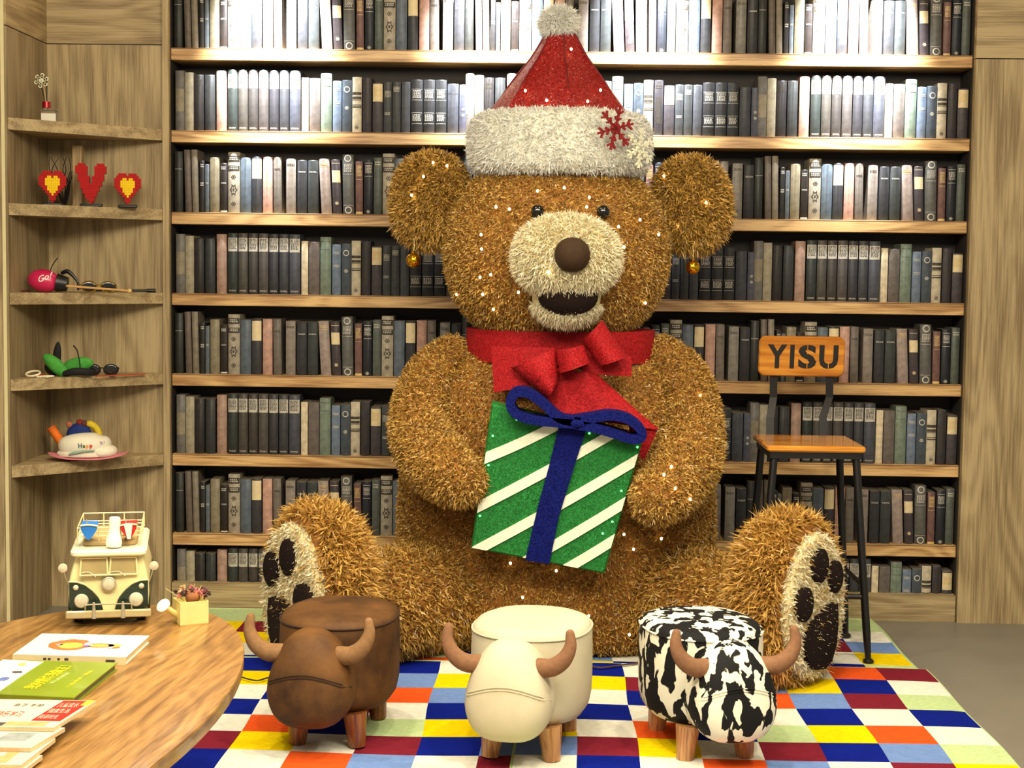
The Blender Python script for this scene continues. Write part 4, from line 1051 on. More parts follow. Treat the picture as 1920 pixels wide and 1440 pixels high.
# ------------------------------------------------------------------ retro camper van model on the table
CRM = mat('cream_enamel', (234, 222, 160), .3, .04, 20, spec=.5, coat=.2); DGR = mat('bottle_green_enamel', (12, 40, 26), .3, .15, 30, coat=.2)
TYR = mat('black_rubber', (12, 11, 10), .8, .1); TIN = mat('aged_tin', (190, 184, 158), .4, .15, 60, metal=.5); LENS = mat('milky_headlamp', (206, 200, 170), .35, .1, 80)
GLASSV = mat('khaki_window_glass', (170, 152, 100), .12, .15, 12, spec=.6); SILV = mat('champagne_bumper', (206, 194, 146), .3, .08, 40, metal=.3)
vp = onz(200, 1176, TZ)
van = thing('camper_van_model', 'cream and green retro camper van model on the table', 'model van', (vp.x, vp.y + .02, TZ), math.radians(13))
VW, VL = .093, .33
def vsec(y, k=1.0, zt=.166):
    o = []
    for x, z in ((.080, .030), (.090, .045), (.0925, .075), (.0915, .100), (.088, .118), (.080, .150), (.076, zt)): o.append((x * k, y, z))
    return o + [(-x, y_, z) for x, y_, z in o[::-1]]
rings = []
for y, k, sl_ in ((0, .955, 0), (.004, .99, 0), (.012, 1.0, 0), (VL - .02, 1.0, 0), (VL, .95, 0)):
    rings.append([(x, yy + (max(0, z - .10) * .28 if y < .05 else -max(0, z - .10) * .2), z) for x, yy, z in vsec(y, k)])
MB().loft(rings).build('body', CRM, van, True, 50)
for s_ in (-1, 1):   # side lower panels in green
    MB().box((s_ * .0905 - .003, .02, .034), (s_ * .0905 + .003, VL - .02, .098)).build('side_panel', DGR, van, False)
FM = lambda d: Matrix(((1, 0, 0, 0), (0, 0, -1, d), (0, 1, 0, 0), (0, 0, 0, 1)))
for s_ in (-1, 1):
    pol = [(.0895, .104), (.072, .103), (.054, .096), (.038, .083), (.024, .066), (.016, .048), (.013, .034), (.080, .034), (.0895, .046)]
    pol = [(s_ * u, v_) for u, v_ in pol]; pol = pol if s_ > 0 else pol[::-1]
    fp = MB().prism(pol, .004, FM(.003)).build('front_panel', DGR, van, False)
    rim = [(s_ * u, -.0015, v_) for u, v_ in ((.0905, .106), (.072, .105), (.053, .098), (.036, .085), (.022, .067), (.0145, .048), (.0115, .034))]
    MB().tube(rim, [.0016] * 7, 6, 0, 3, False).build('trim_strip', CRM, fp)
    MB().lathe([(.0165, -.004), (.0165, .006), (.014, .010), (.006, .0125)], 24, 0, Matrix.Translation((s_ * .062, -.001, .0605)) @ Matrix.Rotation(math.pi / 2, 4, 'X')).build('headlamp', LENS, van)
    MB().ell((s_ * .0745, -.003, .092), (.0065, .005, .0065), 0, 16, 10).build('indicator_lamp', LENS, van)
    MB().cyl((s_ * .033, -.020, .022), (s_ * .033, -.022, .060), .006, .0025, 10).build('overrider', TIN, van)
    # windscreen halves with frame, leaning back
    Mw = Matrix.Translation((s_ * .0335, .0055, .139)) @ Matrix.Rotation(math.radians(-15.6), 4, 'X')
    fr = MB(); o = [(-.0315 * 1, -.020), (.0315, -.020), (.029, .020), (-.029, .020)]
    for a, b in zip(o, o[1:] + o[:1]): fr.tube([Mw @ Vector((a[0], -.002, a[1])), Mw @ Vector((b[0], -.002, b[1]))], [.0022, .0022], 6, 0, 1)
    wn = fr.build('window_frame', CRM, van)
    MB().add([Mw @ Vector((u, -.001, v_)) for u, v_ in o] + [Mw @ Vector((u, .002, v_)) for u, v_ in o], [(0, 1, 2, 3), (7, 6, 5, 4), (0, 4, 5, 1), (1, 5, 6, 2), (2, 6, 7, 3), (3, 7, 4, 0)]).build('pane', GLASSV, wn, False)
    MB().tube([Mw @ Vector((s_ * .0 + .004, -.006, -.024)), Mw @ Vector((-.010, -.006, -.013)), Mw @ Vector((-.028, -.005, -.014))], [.0009] * 3, 6, 0, 3).build('wiper', TIN, van)
    ml = MB().tube([(s_ * .092, .008, .098), (s_ * .098, .0, .118), (s_ * .101, -.001, .132)], [.0013] * 3, 6, 0, 3).build('mirror_arm', TIN, van)
    MB().lathe([(.0105, -.0015), (.0105, .0015), (.004, .004)], 18, 0, Matrix.Translation((s_ * .1035, -.001, .139)) @ Matrix.Rotation(math.pi / 2, 4, 'X')).build('mirror', LENS, ml)
    for yy in (.055, VL - .065):
        MB().lathe([(.020, -.012), (.026, -.010), (.026, .010), (.020, .012)], 24, 0, Matrix.Translation((s_ * .072, yy - .0, .026)) @ Matrix.Rotation(math.pi / 2, 4, 'Y')).build('wheel', TYR, van)
MB().box((-.072, .012, .012), (.072, .06, .032)).box((-.06, .06, .014), (.06, VL - .02, .03)).build('underbody', TYR, van, False)
MB().lathe([(.0175, -.002), (.0175, .002), (.015, .0035)], 28, 0, Matrix.Translation((0, -.001, .098)) @ Matrix.Rotation(math.pi / 2, 4, 'X')).build('emblem_ring', TIN, van)
MB().lathe([(.0135, 0), (.0125, .006), (.006, .008)], 28, 0, Matrix.Translation((0, -.001, .098)) @ Matrix.Rotation(math.pi / 2, 4, 'X')).build('emblem_disc', LENS, van)
MB().rbox((-.097, -.022, .022), (.097, -.012, .040), .004).build('bumper', SILV, van)
MB().tube([(-.052, -.018, .036), (-.052, -.022, .050), (-.044, -.023, .055), (.044, -.023, .055), (.052, -.022, .050), (.052, -.018, .036)], [.0017] * 6, 8, 0, 3, False).build('bumper_rail', TIN, van)
MB().rbox((-.087, -.006, .164), (.087, VL - .01, .178), .02).build('roof', mat('ivory_enamel', (242, 236, 202), .3, .03, 20, coat=.2), van)
MB().rbox((-.064, .055, .178), (.064, VL - .04, .190), .02).build('roof_deck', mat('tan_canvas_deck', (176, 150, 96), .7, .1, 60), van)
rk = MB()
for z in (.202, .222):
    k_ = .074; loop = [(-k_, .06, z), (k_, .06, z), (k_, VL - .045, z), (-k_, VL - .045, z), (-k_, .06, z)]
    for a, b in zip(loop, loop[1:]): rk.cyl(a, b, .0017, .0017, 6)
for x in (-.074, -.025, .025, .074):
    for y in (.06, VL - .045): rk.cyl((x, y, .186), (x, y, .222), .0015, .0015, 6)
for y in (.12, .18, .24): rk.cyl((-.074, y, .202), (.074, y, .202), .0015, .0015, 6)
rk.build('roof_rack', CRM, van)
BLU = mat('blue_enamel', (38, 118, 206), .35, .08, 20); RED = mat('red_enamel', (190, 34, 36), .35, .1, 20)
def board(x, cols, tilt):
    "small surfboard seen end on, on the rack"
    pol = [(-.019, .0), (.019, .0), (.018, -.010), (.010, -.024), (.003, -.033), (-.003, -.033), (-.010, -.024), (-.018, -.010)]
    M = Matrix.Translation((x, .03, .232)) @ Matrix.Rotation(tilt, 4, 'Y') @ FM(0)
    b = MB().prism(pol, -.07, M).build('surfboard', cols[0], van, False)
    MB().tube([M @ Vector((-.019, .0, .001)), M @ Vector((0, .0025, .001)), M @ Vector((.019, .0, .001))], [.0022] * 3, 6).build('rail', CRM, b)
    if len(cols) > 1: MB().prism([(-.010, .002), (.010, .002), (.004, -.033), (-.004, -.033)], .003, M).build('stripe', cols[1], b, False)
    MB().cyl(M @ Vector((-.004, .0, .0)), M @ Vector((-.006, .016, 0)), .0012, .0012, 6).build('hook', TIN, b)
    return b
board(-.046, [BLU], .04); board(.044, [RED, mat('white_enamel', (240, 236, 214), .35, .03, 20)], -.05)
nb_ = MB().lathe([(.017, .182), (.019, .188), (.018, .200), (.014, .212), (.0125, .225), (.0135, .24), (.0125, .250), (.010, .252)], 20, 0, Matrix.Translation((.001, .03, 0)) @ Matrix.Rotation(.05, 4, 'Y')).build('white_tube', mat('white_wax', (250, 246, 226), .5, .03, 30), van)

# ------------------------------------------------------------------ little watering-can planter with dried flowers
pp = onz(352, 1172, TZ)
pl = thing('watering_can_planter', 'small cream watering can planter with dried flowers on the table', 'planter', (pp.x, pp.y + .03, TZ), math.radians(28))
CAN = mat('cream_tin', (238, 222, 144), .45, .05, 30)
a_, h_ = .034, .056
def sq(k, z): return [(-k, -k, z), (k, -k, z), (k, k, z), (-k, k, z)]
MB().loft([sq(a_ * .97, 0), sq(a_, .003), sq(a_, h_), sq(a_ - .002, h_), sq(a_ - .002, h_ - .012)]).build('pot', CAN, pl, False)
MB().cyl((-.03, -.0, .018), (-.066, -.012, .046), .0085, .006, 14).build('spout', CAN, pl)
MB().lathe([(.006, 0), (.0165, .006), (.017, .009), (.008, .011)], 20, 0, Matrix.Translation((-.064, -.0115, .0445)) @ Vector((-.6, -.45, .62)).to_track_quat('Z', 'Y').to_matrix().to_4x4()).build('spout_rose', mat('white_tin', (246, 240, 214), .4, .03), pl)
rs = random.Random(8)
fcols = [mat('dried_pink_flower', (196, 112, 108), .8, .25, 200), mat('dried_plum_flower', (92, 48, 50), .8, .25, 200), mat('dried_tan_flower', (206, 160, 112), .8, .2, 200), mat('dried_dark_flower', (60, 42, 34), .8, .25, 200)]
MB().ell((.002, -.012, h_ + .006), (.018, .016, .016), 0, 14, 9).build('seed_pod', mat('brown_seed_pod', (150, 92, 46), .7, .2, 90), pl)
for k in range(34):
    x, y = rs.uniform(-.034, .036), rs.uniform(-.03, .03); z = h_ + .004 + rs.random() * .022 * (1 - abs(x) * 14) + .004
    r = rs.uniform(.0045, .0075); fm = MB(); fm.ell((x, y, z), (r * .6, r * .6, r * .6), 0, 7, 5)
    for q in range(6):
        d = Vector((rs.gauss(0, 1), rs.gauss(0, 1), rs.gauss(.3, 1))).normalized(); fm.ell(Vector((x, y, z)) + d * r * .8, (r * .45, r * .45, r * .3), 0, 6, 4)
    fm.build('dried_flower', fcols[0 if -.02 < x < .02 and k % 3 else (k % 4)], pl)
st = MB()
for x1, y1, z1 in ((-.062, -.01, .088), (-.02, -.01, .09), (.01, 0, .092), (.025, -.005, .087)): st.cyl((x1 * .3, y1, h_), (x1, y1, z1), .0013, .001, 6)
st.build('stem', mat('straw_stem', (196, 176, 120), .7), pl)

# ------------------------------------------------------------------ printed matter on the table
def hexa(lo4, z0, z1): return [(x, y, z0) for x, y in lo4] + [(x, y, z1) for x, y in lo4]
HF = [(3, 2, 1, 0), (4, 5, 6, 7), (0, 1, 5, 4), (1, 2, 6, 5), (2, 3, 7, 6), (3, 0, 4, 7)]
PAPER = mat('paper_pages', (226, 208, 160), .8, .08, 200); WHC = mat('white_gloss_cover', (246, 242, 226), .25, .02, 20, coat=.3)
def quadsolid(q, z0, z1): return MB().add(hexa(q, z0, z1), HF)
def decal(nm, pts, z, m, par, th=.0006):
    n = len(pts); return part(MB().add([(x, y, z) for x, y in pts] + [(x, y, z + th) for x, y in pts], [tuple(range(n - 1, -1, -1)), tuple(range(n, 2 * n))] + [(i, (i + 1) % n, n + (i + 1) % n, n + i) for i in range(n)]).build(nm, m, None, False), par)
# white hardback with an orange animal picture
q = [(-1.119, 3.226), (-.875, 3.218), (-.875, 3.414), (-1.118, 3.417)]
wbk = thing('picture_book', 'white picture book with an orange animal on the cover beside the van', 'book', (-.997, 3.32, TZ))
def inset(q, d):
    cx = sum(p[0] for p in q) / 4; cy = sum(p[1] for p in q) / 4
    return [(x + (d if x < cx else -d), y + (d if y < cy else -d)) for x, y in q]
part(quadsolid(q, TZ, TZ + .002).build('back_cover', WHC, None, False), wbk)
part(quadsolid(inset(q, .004), TZ + .002, TZ + .014).build('pages', PAPER, None, False), wbk)
fc_ = part(quadsolid(q, TZ + .014, TZ + .0165).build('front_cover', WHC, None, False), wbk)
part(quadsolid([(q[0][0], q[0][1] - .001), (q[1][0], q[1][1] - .001), (q[1][0], q[1][1] + .002), (q[0][0], q[0][1] + .002)], TZ, TZ + .0165).build('spine', mat('cream_spine', (238, 228, 180), .4, .03, 30), None, False), wbk)
zc0 = TZ + .0165
orange = mat('print_orange', (224, 112, 58), .4, .35, 70); yellow = mat('print_yellow', (240, 196, 84), .4, .2, 60); pinkp = mat('print_pink', (226, 170, 190), .4, .2, 60); bluep = mat('print_blue', (96, 110, 170), .4, .2, 60); inkp = mat('print_dark', (70, 64, 58), .5, .2, 80)
def oblob(cx, cy, rx, ry, n=22, j=0.0, seed=1):
    r_ = random.Random(seed); return [(cx + rx * (1 + j * r_.uniform(-1, 1)) * math.cos(2 * math.pi * i / n), cy + ry * (1 + j * r_.uniform(-1, 1)) * math.sin(2 * math.pi * i / n)) for i in range(n)]
decal('printed_picture', oblob(-1.024, 3.318, .046, .048, 30, .09, 3), zc0, orange, wbk)
decal('printed_picture', oblob(-1.020, 3.308, .026, .026, 20), zc0 + .0006, yellow, wbk)
decal('printed_picture', oblob(-1.046, 3.314, .007, .009), zc0 + .0006, pinkp, wbk); decal('printed_picture', oblob(-.985, 3.325, .010, .018), zc0 + .0006, pinkp, wbk); decal('printed_picture', oblob(-.986, 3.306, .006, .008), zc0 + .0008, bluep, wbk)
decal('printed_picture', oblob(-.958, 3.315, .032, .018), zc0, orange, wbk); decal('printed_picture', oblob(-.958, 3.312, .020, .011), zc0 + .0006, yellow, wbk)
decal('printed_picture', oblob(-.928, 3.318, .016, .012), zc0, yellow, wbk); decal('printed_picture', oblob(-.918, 3.300, .008, .008), zc0, orange, wbk)
decal('printed_picture', [(-.934, 3.290), (-.914, 3.293), (-.914, 3.295), (-.934, 3.292)], zc0, inkp, wbk)
sp = MB().box((-.917, 3.2145, TZ + .005), (-.898, 3.2168, TZ + .011))
for x0_, w_ in ((-1.050, .006), (-1.040, .005), (-1.020, .005), (-1.005, .008)): sp.box((x0_, 3.2145, TZ + .008), (x0_ + w_, 3.2168, TZ + .013))
part(sp.build('spine_print', inkp, None, False), wbk)
# green and white book
gz = TZ; q = [(-1.135, 2.935), (-.892, 2.911), (-.882, 3.178), (-1.125, 3.186)]
GRC = mat('leaf_green_cover', (132, 152, 34), .3, .14, 8, coat=.3)
gbk = thing('green_book', 'green and white book with yellow title on the table', 'book', (-1.0, 3.05, TZ))
part(quadsolid(q, gz, gz + .0025).build('back_cover', GRC, None, False), gbk)
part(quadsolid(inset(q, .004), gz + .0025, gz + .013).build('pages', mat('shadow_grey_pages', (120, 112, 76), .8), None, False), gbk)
part(quadsolid(q, gz + .013, gz + .0155).build('front_cover', GRC, None, False), gbk)
part(quadsolid([(q[0][0], q[0][1] - .002), (q[1][0], q[1][1] - .002), (q[1][0], q[1][1] + .001), (q[0][0], q[0][1] + .001)], gz, gz + .0155).build('spine', GRC, None, False), gbk)
zg = gz + .0155
def gpt(px, py): p = onz(px, py, zg); return (p.x, p.y)
decal('white_cover_panel', [(q[0][0] + .001, q[0][1] + .03), gpt(0, 1296), gpt(40, 1268), gpt(82, 1241), (q[3][0], q[3][1] - .001)], zg, WHC, gbk)
decal('printed_picture', oblob(*gpt(42, 1246.5), .008, .010), zg + .0008, yellow, gbk); decal('printed_picture', oblob(*gpt(33, 1261), .010, .008, 18, .3, 4), zg + .0008, inkp, gbk); decal('printed_picture', oblob(*gpt(6, 1274), .010, .014, 18, .3, 5), zg + .0008, bluep, gbk)
def lay_text(body, p0, p1, size, m, par, z, nm='lettering', off=.0):
    v, f = text_geo(body, 1.0, off); xs = [p[0] for p in v]; ys = [p[1] for p in v]
    w0, h0 = max(xs) - min(xs), max(ys) - min(ys); a = Vector((p0[0], p0[1])); b = Vector((p1[0], p1[1])); d = (b - a); e = Vector((-d.y, d.x)).normalized()
    P = []
    for x, y, _ in v:
        s_ = (x - min(xs)) / w0; t_ = ((y - min(ys)) / h0 - .5) * size; r_ = a + d * s_ + e * t_; P.append((r_.x, r_.y, z))
    return part(MB().add(P, f).build(nm, m, None, False), par)
TY = mat('print_title_yellow', (250, 226, 30), .4, .05, 60); TWt = mat('print_pale_green', (226, 236, 150), .4, .05, 60)
lay_text('我的情绪我做主！', gpt(54, 1292), gpt(124, 1249), .030, TY, gbk, zg + .0009, 'title_lettering', .012)
lay_text('幼儿成长绘本', gpt(95, 1282), gpt(129, 1262), .009, TWt, gbk, zg + .0009)
lay_text('儿童阅读 · 图画', gpt(124, 1290), gpt(172, 1258), .008, TY, gbk, zg + .0009)
part(MB().box((-.935, 2.9095, gz + .003), (-.912, 2.9125, gz + .011)).build('spine_label', inkp, None, False), gbk)
# fan of magazines
redp = mat('print_red', (206, 44, 36), .35, .2, 60); peach = mat('print_peach', (232, 170, 110), .4, .15, 60); greyp = mat('print_grey', (150, 156, 154), .4, .25, 60); lem = mat('print_lemon', (244, 224, 60), .4, .1, 60); cov = mat('magazine_cover_paper', (236, 224, 192), .3, .05, 30, coat=.2)
mags = [('top magazine with red lettering block in the stack', [(0, 1361), (101, 1364), (180, 1314), (0, 1314)]),
        ('second magazine with red strip and grey photo', [(0, 1402), (58, 1402), (122, 1364), (0, 1364)]),
        ('third magazine with peach cover', [(0, 1434), (40, 1434), (104, 1384), (0, 1384)]),
        ('lowest magazine at the table edge corner of the photo', [(0, 1470), (10, 1470), (80, 1416), (0, 1416)])]
for k, (lb, pts) in enumerate(mags):
    z1 = TZ + .036 - .008 * k; z0 = z1 - .0072
    t = thing('magazine', lb, 'magazine', (-1.0, 2.7, TZ), group='magazines stacked on the table')
    g_ = [onz(x, y, z1) for x, y in pts]; q = [(p.x, p.y) for p in g_]
    q[0] = (q[1][0] - .21, q[1][1] + .0); q[3] = (q[2][0] - .21, q[2][1] + .0)
    part(quadsolid(q, z0 + .0008, z1 - .0006).build('pages', PAPER, None, False), t)
    part(quadsolid(q, z0, z0 + .0008).build('back_cover', cov, None, False), t)
    part(quadsolid(q, z1 - .0006, z1).build('front_cover', cov, None, False), t)
    def B(u, v_, q=q):
        a = Vector(q[0]).lerp(Vector(q[1]), u); b = Vector(q[3]).lerp(Vector(q[2]), u); r_ = a.lerp(b, v_); return (r_.x, r_.y)
    def rect(u0, u1, v0, v1): return [B(u0, v0), B(u1, v0), B(u1, v1), B(u0, v1)]
    if k == 0:
        decal('red_print_block', rect(.72, .97, .22, .98), z1, redp, t, .0004); decal('yellow_print_corner', rect(.93, .995, .80, .99), z1 + .0004, lem, t, .0004)
        decal('peach_print_band', rect(.55, .90, .04, .18), z1, peach, t, .0004); decal('grey_print_band', rect(0, .55, .02, .14), z1, inkp, t, .0004)
        lay_text('儿童成长', B(.74, .80), B(.92, .80), .030, cov, t, z1 + .0009); lay_text('健康生活', B(.74, .58), B(.92, .58), .028, cov, t, z1 + .0009); lay_text('阅读时光', B(.74, .36), B(.90, .36), .026, cov, t, z1 + .0009)
        lay_text('亲子 手册', B(.36, .78), B(.62, .78), .02, inkp, t, z1 + .0005); lay_text('快乐学习', B(.34, .45), B(.56, .45), .035, redp, t, z1 + .0005)
    elif k == 1:
        decal('red_print_band', rect(.3, .9, .78, .99), z1, redp, t, .0004); decal('grey_photo_print', rect(.62, .86, .30, .70), z1, greyp, t, .0004); decal('dark_print_blob', rect(.3, .62, .10, .34), z1, inkp, t, .0004)
    elif k == 2:
        decal('peach_print_block', rect(.3, .86, .06, .95), z1, peach, t, .0004); decal('round_print_mark', oblob(*B(.74, .35), .008, .011), z1 + .0004, cov, t, .0004)
    else: decal('red_print_block', rect(.5, .9, .5, .9), z1, redp, t, .0004)

# ------------------------------------------------------------------ things on the corner shelf
def shelf_at(px, k, Y): p = at(px, 500, Y); return Vector((p.x, Y, SZ[k]))
# reed diffuser
o0 = shelf_at(96, 0, 5.74)
df = thing('reed_diffuser', 'reed diffuser with white snowflake and red collar on the top corner shelf', 'diffuser', o0)
GL = bpy.data.materials.new('clear_bottle_glass'); GL.use_nodes = True; g_b = GL.node_tree.nodes['Principled BSDF']; g_b.inputs['Transmission Weight'].default_value = .9; g_b.inputs['Roughness'].default_value = .08; g_b.inputs['Base Color'].default_value = (.9, .85, .75, 1); g_b.inputs['IOR'].default_value = 1.35
part(MB().rbox((o0.x - .028, o0.y - .018, o0.z), (o0.x + .028, o0.y + .018, o0.z + .045), .006).lathe([(.010, .045), (.008, .056)], 14, 0, Matrix.Translation((o0.x - .012, o0.y, o0.z))).build('bottle', GL), df)
part(MB().box((o0.x - .026, o0.y - .0195, o0.z + .003), (o0.x + .028, o0.y - .0182, o0.z + .032)).build('paper_label', mat('white_label', (246, 240, 220), .6, .02, 30), None, False), df)
part(MB().cyl((o0.x - .012, o0.y, o0.z + .054), (o0.x - .012, o0.y, o0.z + .076), .0155, .0155, 20).build('collar', mat('red_metal_collar', (150, 10, 24), .25, .1, 30, metal=.4)), df)
rd = MB()
for x1, y1 in ((-.034, -.004), (-.010, .003)): rd.cyl((o0.x - .012, o0.y, o0.z + .06), (o0.x + x1, o0.y + y1, o0.z + .150), .0022, .0022, 7)
part(rd.build('black_reed', BLACKM), df)
part(MB().cyl((o0.x - .012, o0.y - .003, o0.z + .06), (o0.x - .022, o0.y - .004, o0.z + .150), .0022, .0022, 7).build('wood_reed', mat('pale_reed', (196, 160, 100), .7)), df)
fx_, fy_ = proj((o0.x - .027, o0.y - .008, o0.z + .152)); flake('snowflake', fx_, fy_, o0.y - .008, .027, mat('white_felt', (244, 236, 200), .8), .2, df, .004, .0032)
# brick-built hearts and V on black stands
BR_R = mat('red_plastic_brick', (176, 12, 10), .6, .06, 40, spec=.2); BR_Y = mat('yellow_plastic_brick', (250, 206, 4), .6, .04, 40, spec=.2); BLK = mat('black_plastic_base', (14, 13, 13), .4)
HEART = ['..####.####..', '.###########.', '#############', '#############', '#############', '#############', '.###########.', '..#########..', '...#######...', '....#####....', '.....###.....', '.....###.....', '......#......']
YEL = {2: (4, 5, 7, 8), 3: (3, 4, 5, 6, 7, 8, 9), 4: (3, 4, 5, 6, 7, 8, 9), 5: (3, 4, 5, 6, 7, 8, 9), 6: (4, 5, 6, 7, 8), 7: (4, 5, 6, 7, 8), 8: (5, 6, 7), 9: (6,)}
VEE = ['.###.....###.', '#####...#####', '#####...#####', '#####...#####', '.####...####.', '.#####.#####.', '.#####.#####.', '..####.####..', '..#########..', '..########...', '...#######...', '...######....', '....#####....', '....####.....', '.....###.....', '......#......']
def bricks(nm, label, px, py, Y, W, H, rot, rows, yel, depth):
    c = shelf_at(px, 1, Y); t = thing(nm, label, 'ornament', c, rot, 'brick-built ornaments on the corner shelf')
    nx_, ny_ = len(rows[0]), len(rows); sx_, sz_ = W / nx_, H / ny_; z0 = .010
    red = MB(); yl = MB()
    for j, r_ in enumerate(rows):
        runs = []; i = 0
        while i < nx_:
            if r_[i] == '#':
                k = i
                while k < nx_ and r_[k] == '#': k += 1
                runs.append((i, k)); i = k
            else: i += 1
        zz = z0 + (ny_ - 1 - j) * sz_
        for a, b in runs: red.box((a * sx_ - W / 2, -depth / 2, zz), (b * sx_ - W / 2, depth / 2, zz + sz_ * .97))
        if yel and j in yel:
            for i in yel[j]: yl.box((i * sx_ - W / 2 + .0002, -depth / 2 - .0022, zz), ((i + 1) * sx_ - W / 2 - .0002, -depth / 2, zz + sz_ * .97))
    b_ = red.build('brick_block', BR_R, t, False)
    if yel: yl.build('yellow_bricks', BR_Y, t, False)
    MB().rbox((-W * .36, -depth * .8, 0), (W * .36, depth * .8, .010), .004).build('stand', BLK, t)
    return t
bricks('brick_heart', 'red brick-built heart with yellow centre, left of the V', 100, 0, 5.755, .098, .118, math.radians(16), HEART, YEL, .040)
bricks('brick_letter', 'red brick-built letter V between the two hearts', 172, 0, 5.80, .112, .150, math.radians(12), VEE, None, .030)
bricks('brick_heart', 'red brick-built heart with yellow centre, right of the V', 240, 0, 5.865, .098, .118, math.radians(16), HEART, YEL, .040)
c = shelf_at(148, 1, 5.93); t = thing('wood_block', 'upright wooden block standing behind the V', 'block', c)
part(MB().rbox((c.x - .018, c.y - .018, c.z), (c.x + .018, c.y + .018, c.z + .235), .003).build('block', wood('block_oak', (140, 110, 70), (196, 168, 120), 'Z', 2), None, True), t)
c = shelf_at(122, 1, 5.93); t = thing('twig_bundle', 'dark dried twigs in the shadow behind the left heart', 'twigs', c)
tg = MB(); rs = random.Random(5)
for k in range(9):
    p0 = c + Vector((rs.uniform(-.01, .01), rs.uniform(-.01, .01), 0)); p1 = p0 + Vector((rs.uniform(-.03, .02), 0, .08)); p2 = p1 + Vector((rs.uniform(-.03, .03), rs.uniform(-.02, .02), .06)); p3 = p2 + Vector((rs.uniform(-.03, .03), rs.uniform(-.02, .02), .05)); tg.tube([p0, p1, p2, p3], [.003, .0025, .002, .001], 6, 0, 3)
part(tg.build('twig', mat('black_brown_twig', (34, 26, 18), .8)), t)
# third shelf: pink maraca toy, mallet, gold glasses, black baton, card
c = shelf_at(82, 2, 5.70); PINK = mat('hot_pink_plastic', (206, 32, 84), .3, .06, 20, coat=.2)
mr = thing('pink_bulb_horn', 'hot pink round horn with white lettering and black collar', 'toy', c)
pcn = c + Vector((0, 0, .043)); Rm = Matrix.Rotation(math.radians(8), 3, 'Y')
part(MB().ell(pcn, (.060, .043, .043), 0, 28, 16, Rm).build('bulb', PINK), mr)
v, f = text_geo('Go!', .034, .0004); P = []
for x, y, z in v:
    u, w_ = x + .018, y + .006; xx, zz = u * math.cos(.5) + w_ * .48 * 0, w_ + u * .35
    k = 1 - (xx / .060) ** 2 - (zz / .043) ** 2; P.append(pcn + Vector((xx, -.043 * math.sqrt(max(.02, k)) - .0008, zz)))
part(MB().add(P, f).build('lettering', mat('white_print', (246, 236, 230), .5), None, False), mr)
part(MB().cyl(pcn + Vector((.048, 0, -.006)), pcn + Vector((.086, .005, -.012)), .034, .026, 20).build('collar', BLACKM), mr)
part(MB().tube([pcn + Vector((.02, .01, .035)), pcn + Vector((.030, .012, .06)), pcn + Vector((.048, .012, .085))], [.002] * 3, 7).build('wire', BLACKM), mr)
part(MB().tube([pcn + Vector((.06, .03, .03)), pcn + Vector((.082, .03, .035)), pcn + Vector((.115, .03, .0)), pcn + Vector((.118, .03, -.03))], [.007, .008, .005, .004], 8).build('lever', BLACKM), mr)
a = at(124, 535, 5.66); b = at(243, 554, 5.79); a.z = SZ[2] + .026; b.z = SZ[2] + .0085
ml = thing('wooden_mallet', 'wooden drum mallet lying across the third corner shelf', 'mallet', b)
part(MB().cyl(a, b, .0045, .0045, 10).build('stick', mat('pale_beech_stick', (206, 160, 96), .5, .12, 60)), ml); part(MB().ell(b, (.0088, .0088, .0088), 0, 16, 10).build('ball', mat('pale_beech_ball', (222, 186, 120), .5, .08, 60)), ml)
def glasses(nm, label, c, rz, W, m, lens, fold=False):
    t = thing(nm, label, 'glasses', c, rz)
    for s_ in (-1, 1):
        pts = [(s_ * W * .27 + W * .22 * math.cos(2 * math.pi * i / 16), 0, .022 + .020 * math.sin(2 * math.pi * i / 16)) for i in range(17)]
        r_ = MB().tube(pts, [.0028] * 17, 6, 0, 1, False).build('rim', m, t)
        MB().ell((s_ * W * .27, 0, .022), (W * .21, .0015, .019), 0, 16, 8).build('lens', lens, r_)
        MB().tube([(s_ * W * .49, 0, .030), (s_ * W * .5, .05, .026), (s_ * W * .47, .11, .012)], [.0022] * 3, 6).build('temple', m, t)
    MB().tube([(-W * .06, 0, .026), (0, -.002, .030), (W * .06, 0, .026)], [.002] * 3, 6).build('bridge', m, t)
    return t
GLD = mat('gold_black_frame', (150, 116, 22), .3, .4, 120, metal=.6); DKL = mat('dark_lens', (20, 16, 10), .1, .1, coat=.4)
glasses('novelty_glasses', 'gold and black novelty glasses on the third corner shelf', shelf_at(185, 2, 5.80), math.radians(20), .13, GLD, DKL)
a = at(170, 545, 5.86); b = at(290, 549, 5.95); a.z = b.z = SZ[2] + .008
t = thing('black_baton', 'slim black baton behind the mallet on the third corner shelf', 'baton', (a + b) / 2 - Vector((0, 0, .008)))
part(MB().cyl(a, b, .005, .005, 10).build('rod', BLACKM), t); part(MB().cyl(b - (b - a).normalized() * .03, b + (b - a).normalized() * .004, .0075, .0075, 12).build('grip', BLACKM), t)
c = shelf_at(47, 2, 5.72); t = thing('card', 'thin card leaning on the side panel of the third corner shelf', 'card', c)
part(MB().box((-.001, -.05, 0), (.001, .05, .105), 0, Matrix.Translation(c) @ Matrix.Rotation(-.16, 4, 'Y')).build('sheet', mat('red_brown_card', (120, 60, 50), .6), None, False), t)
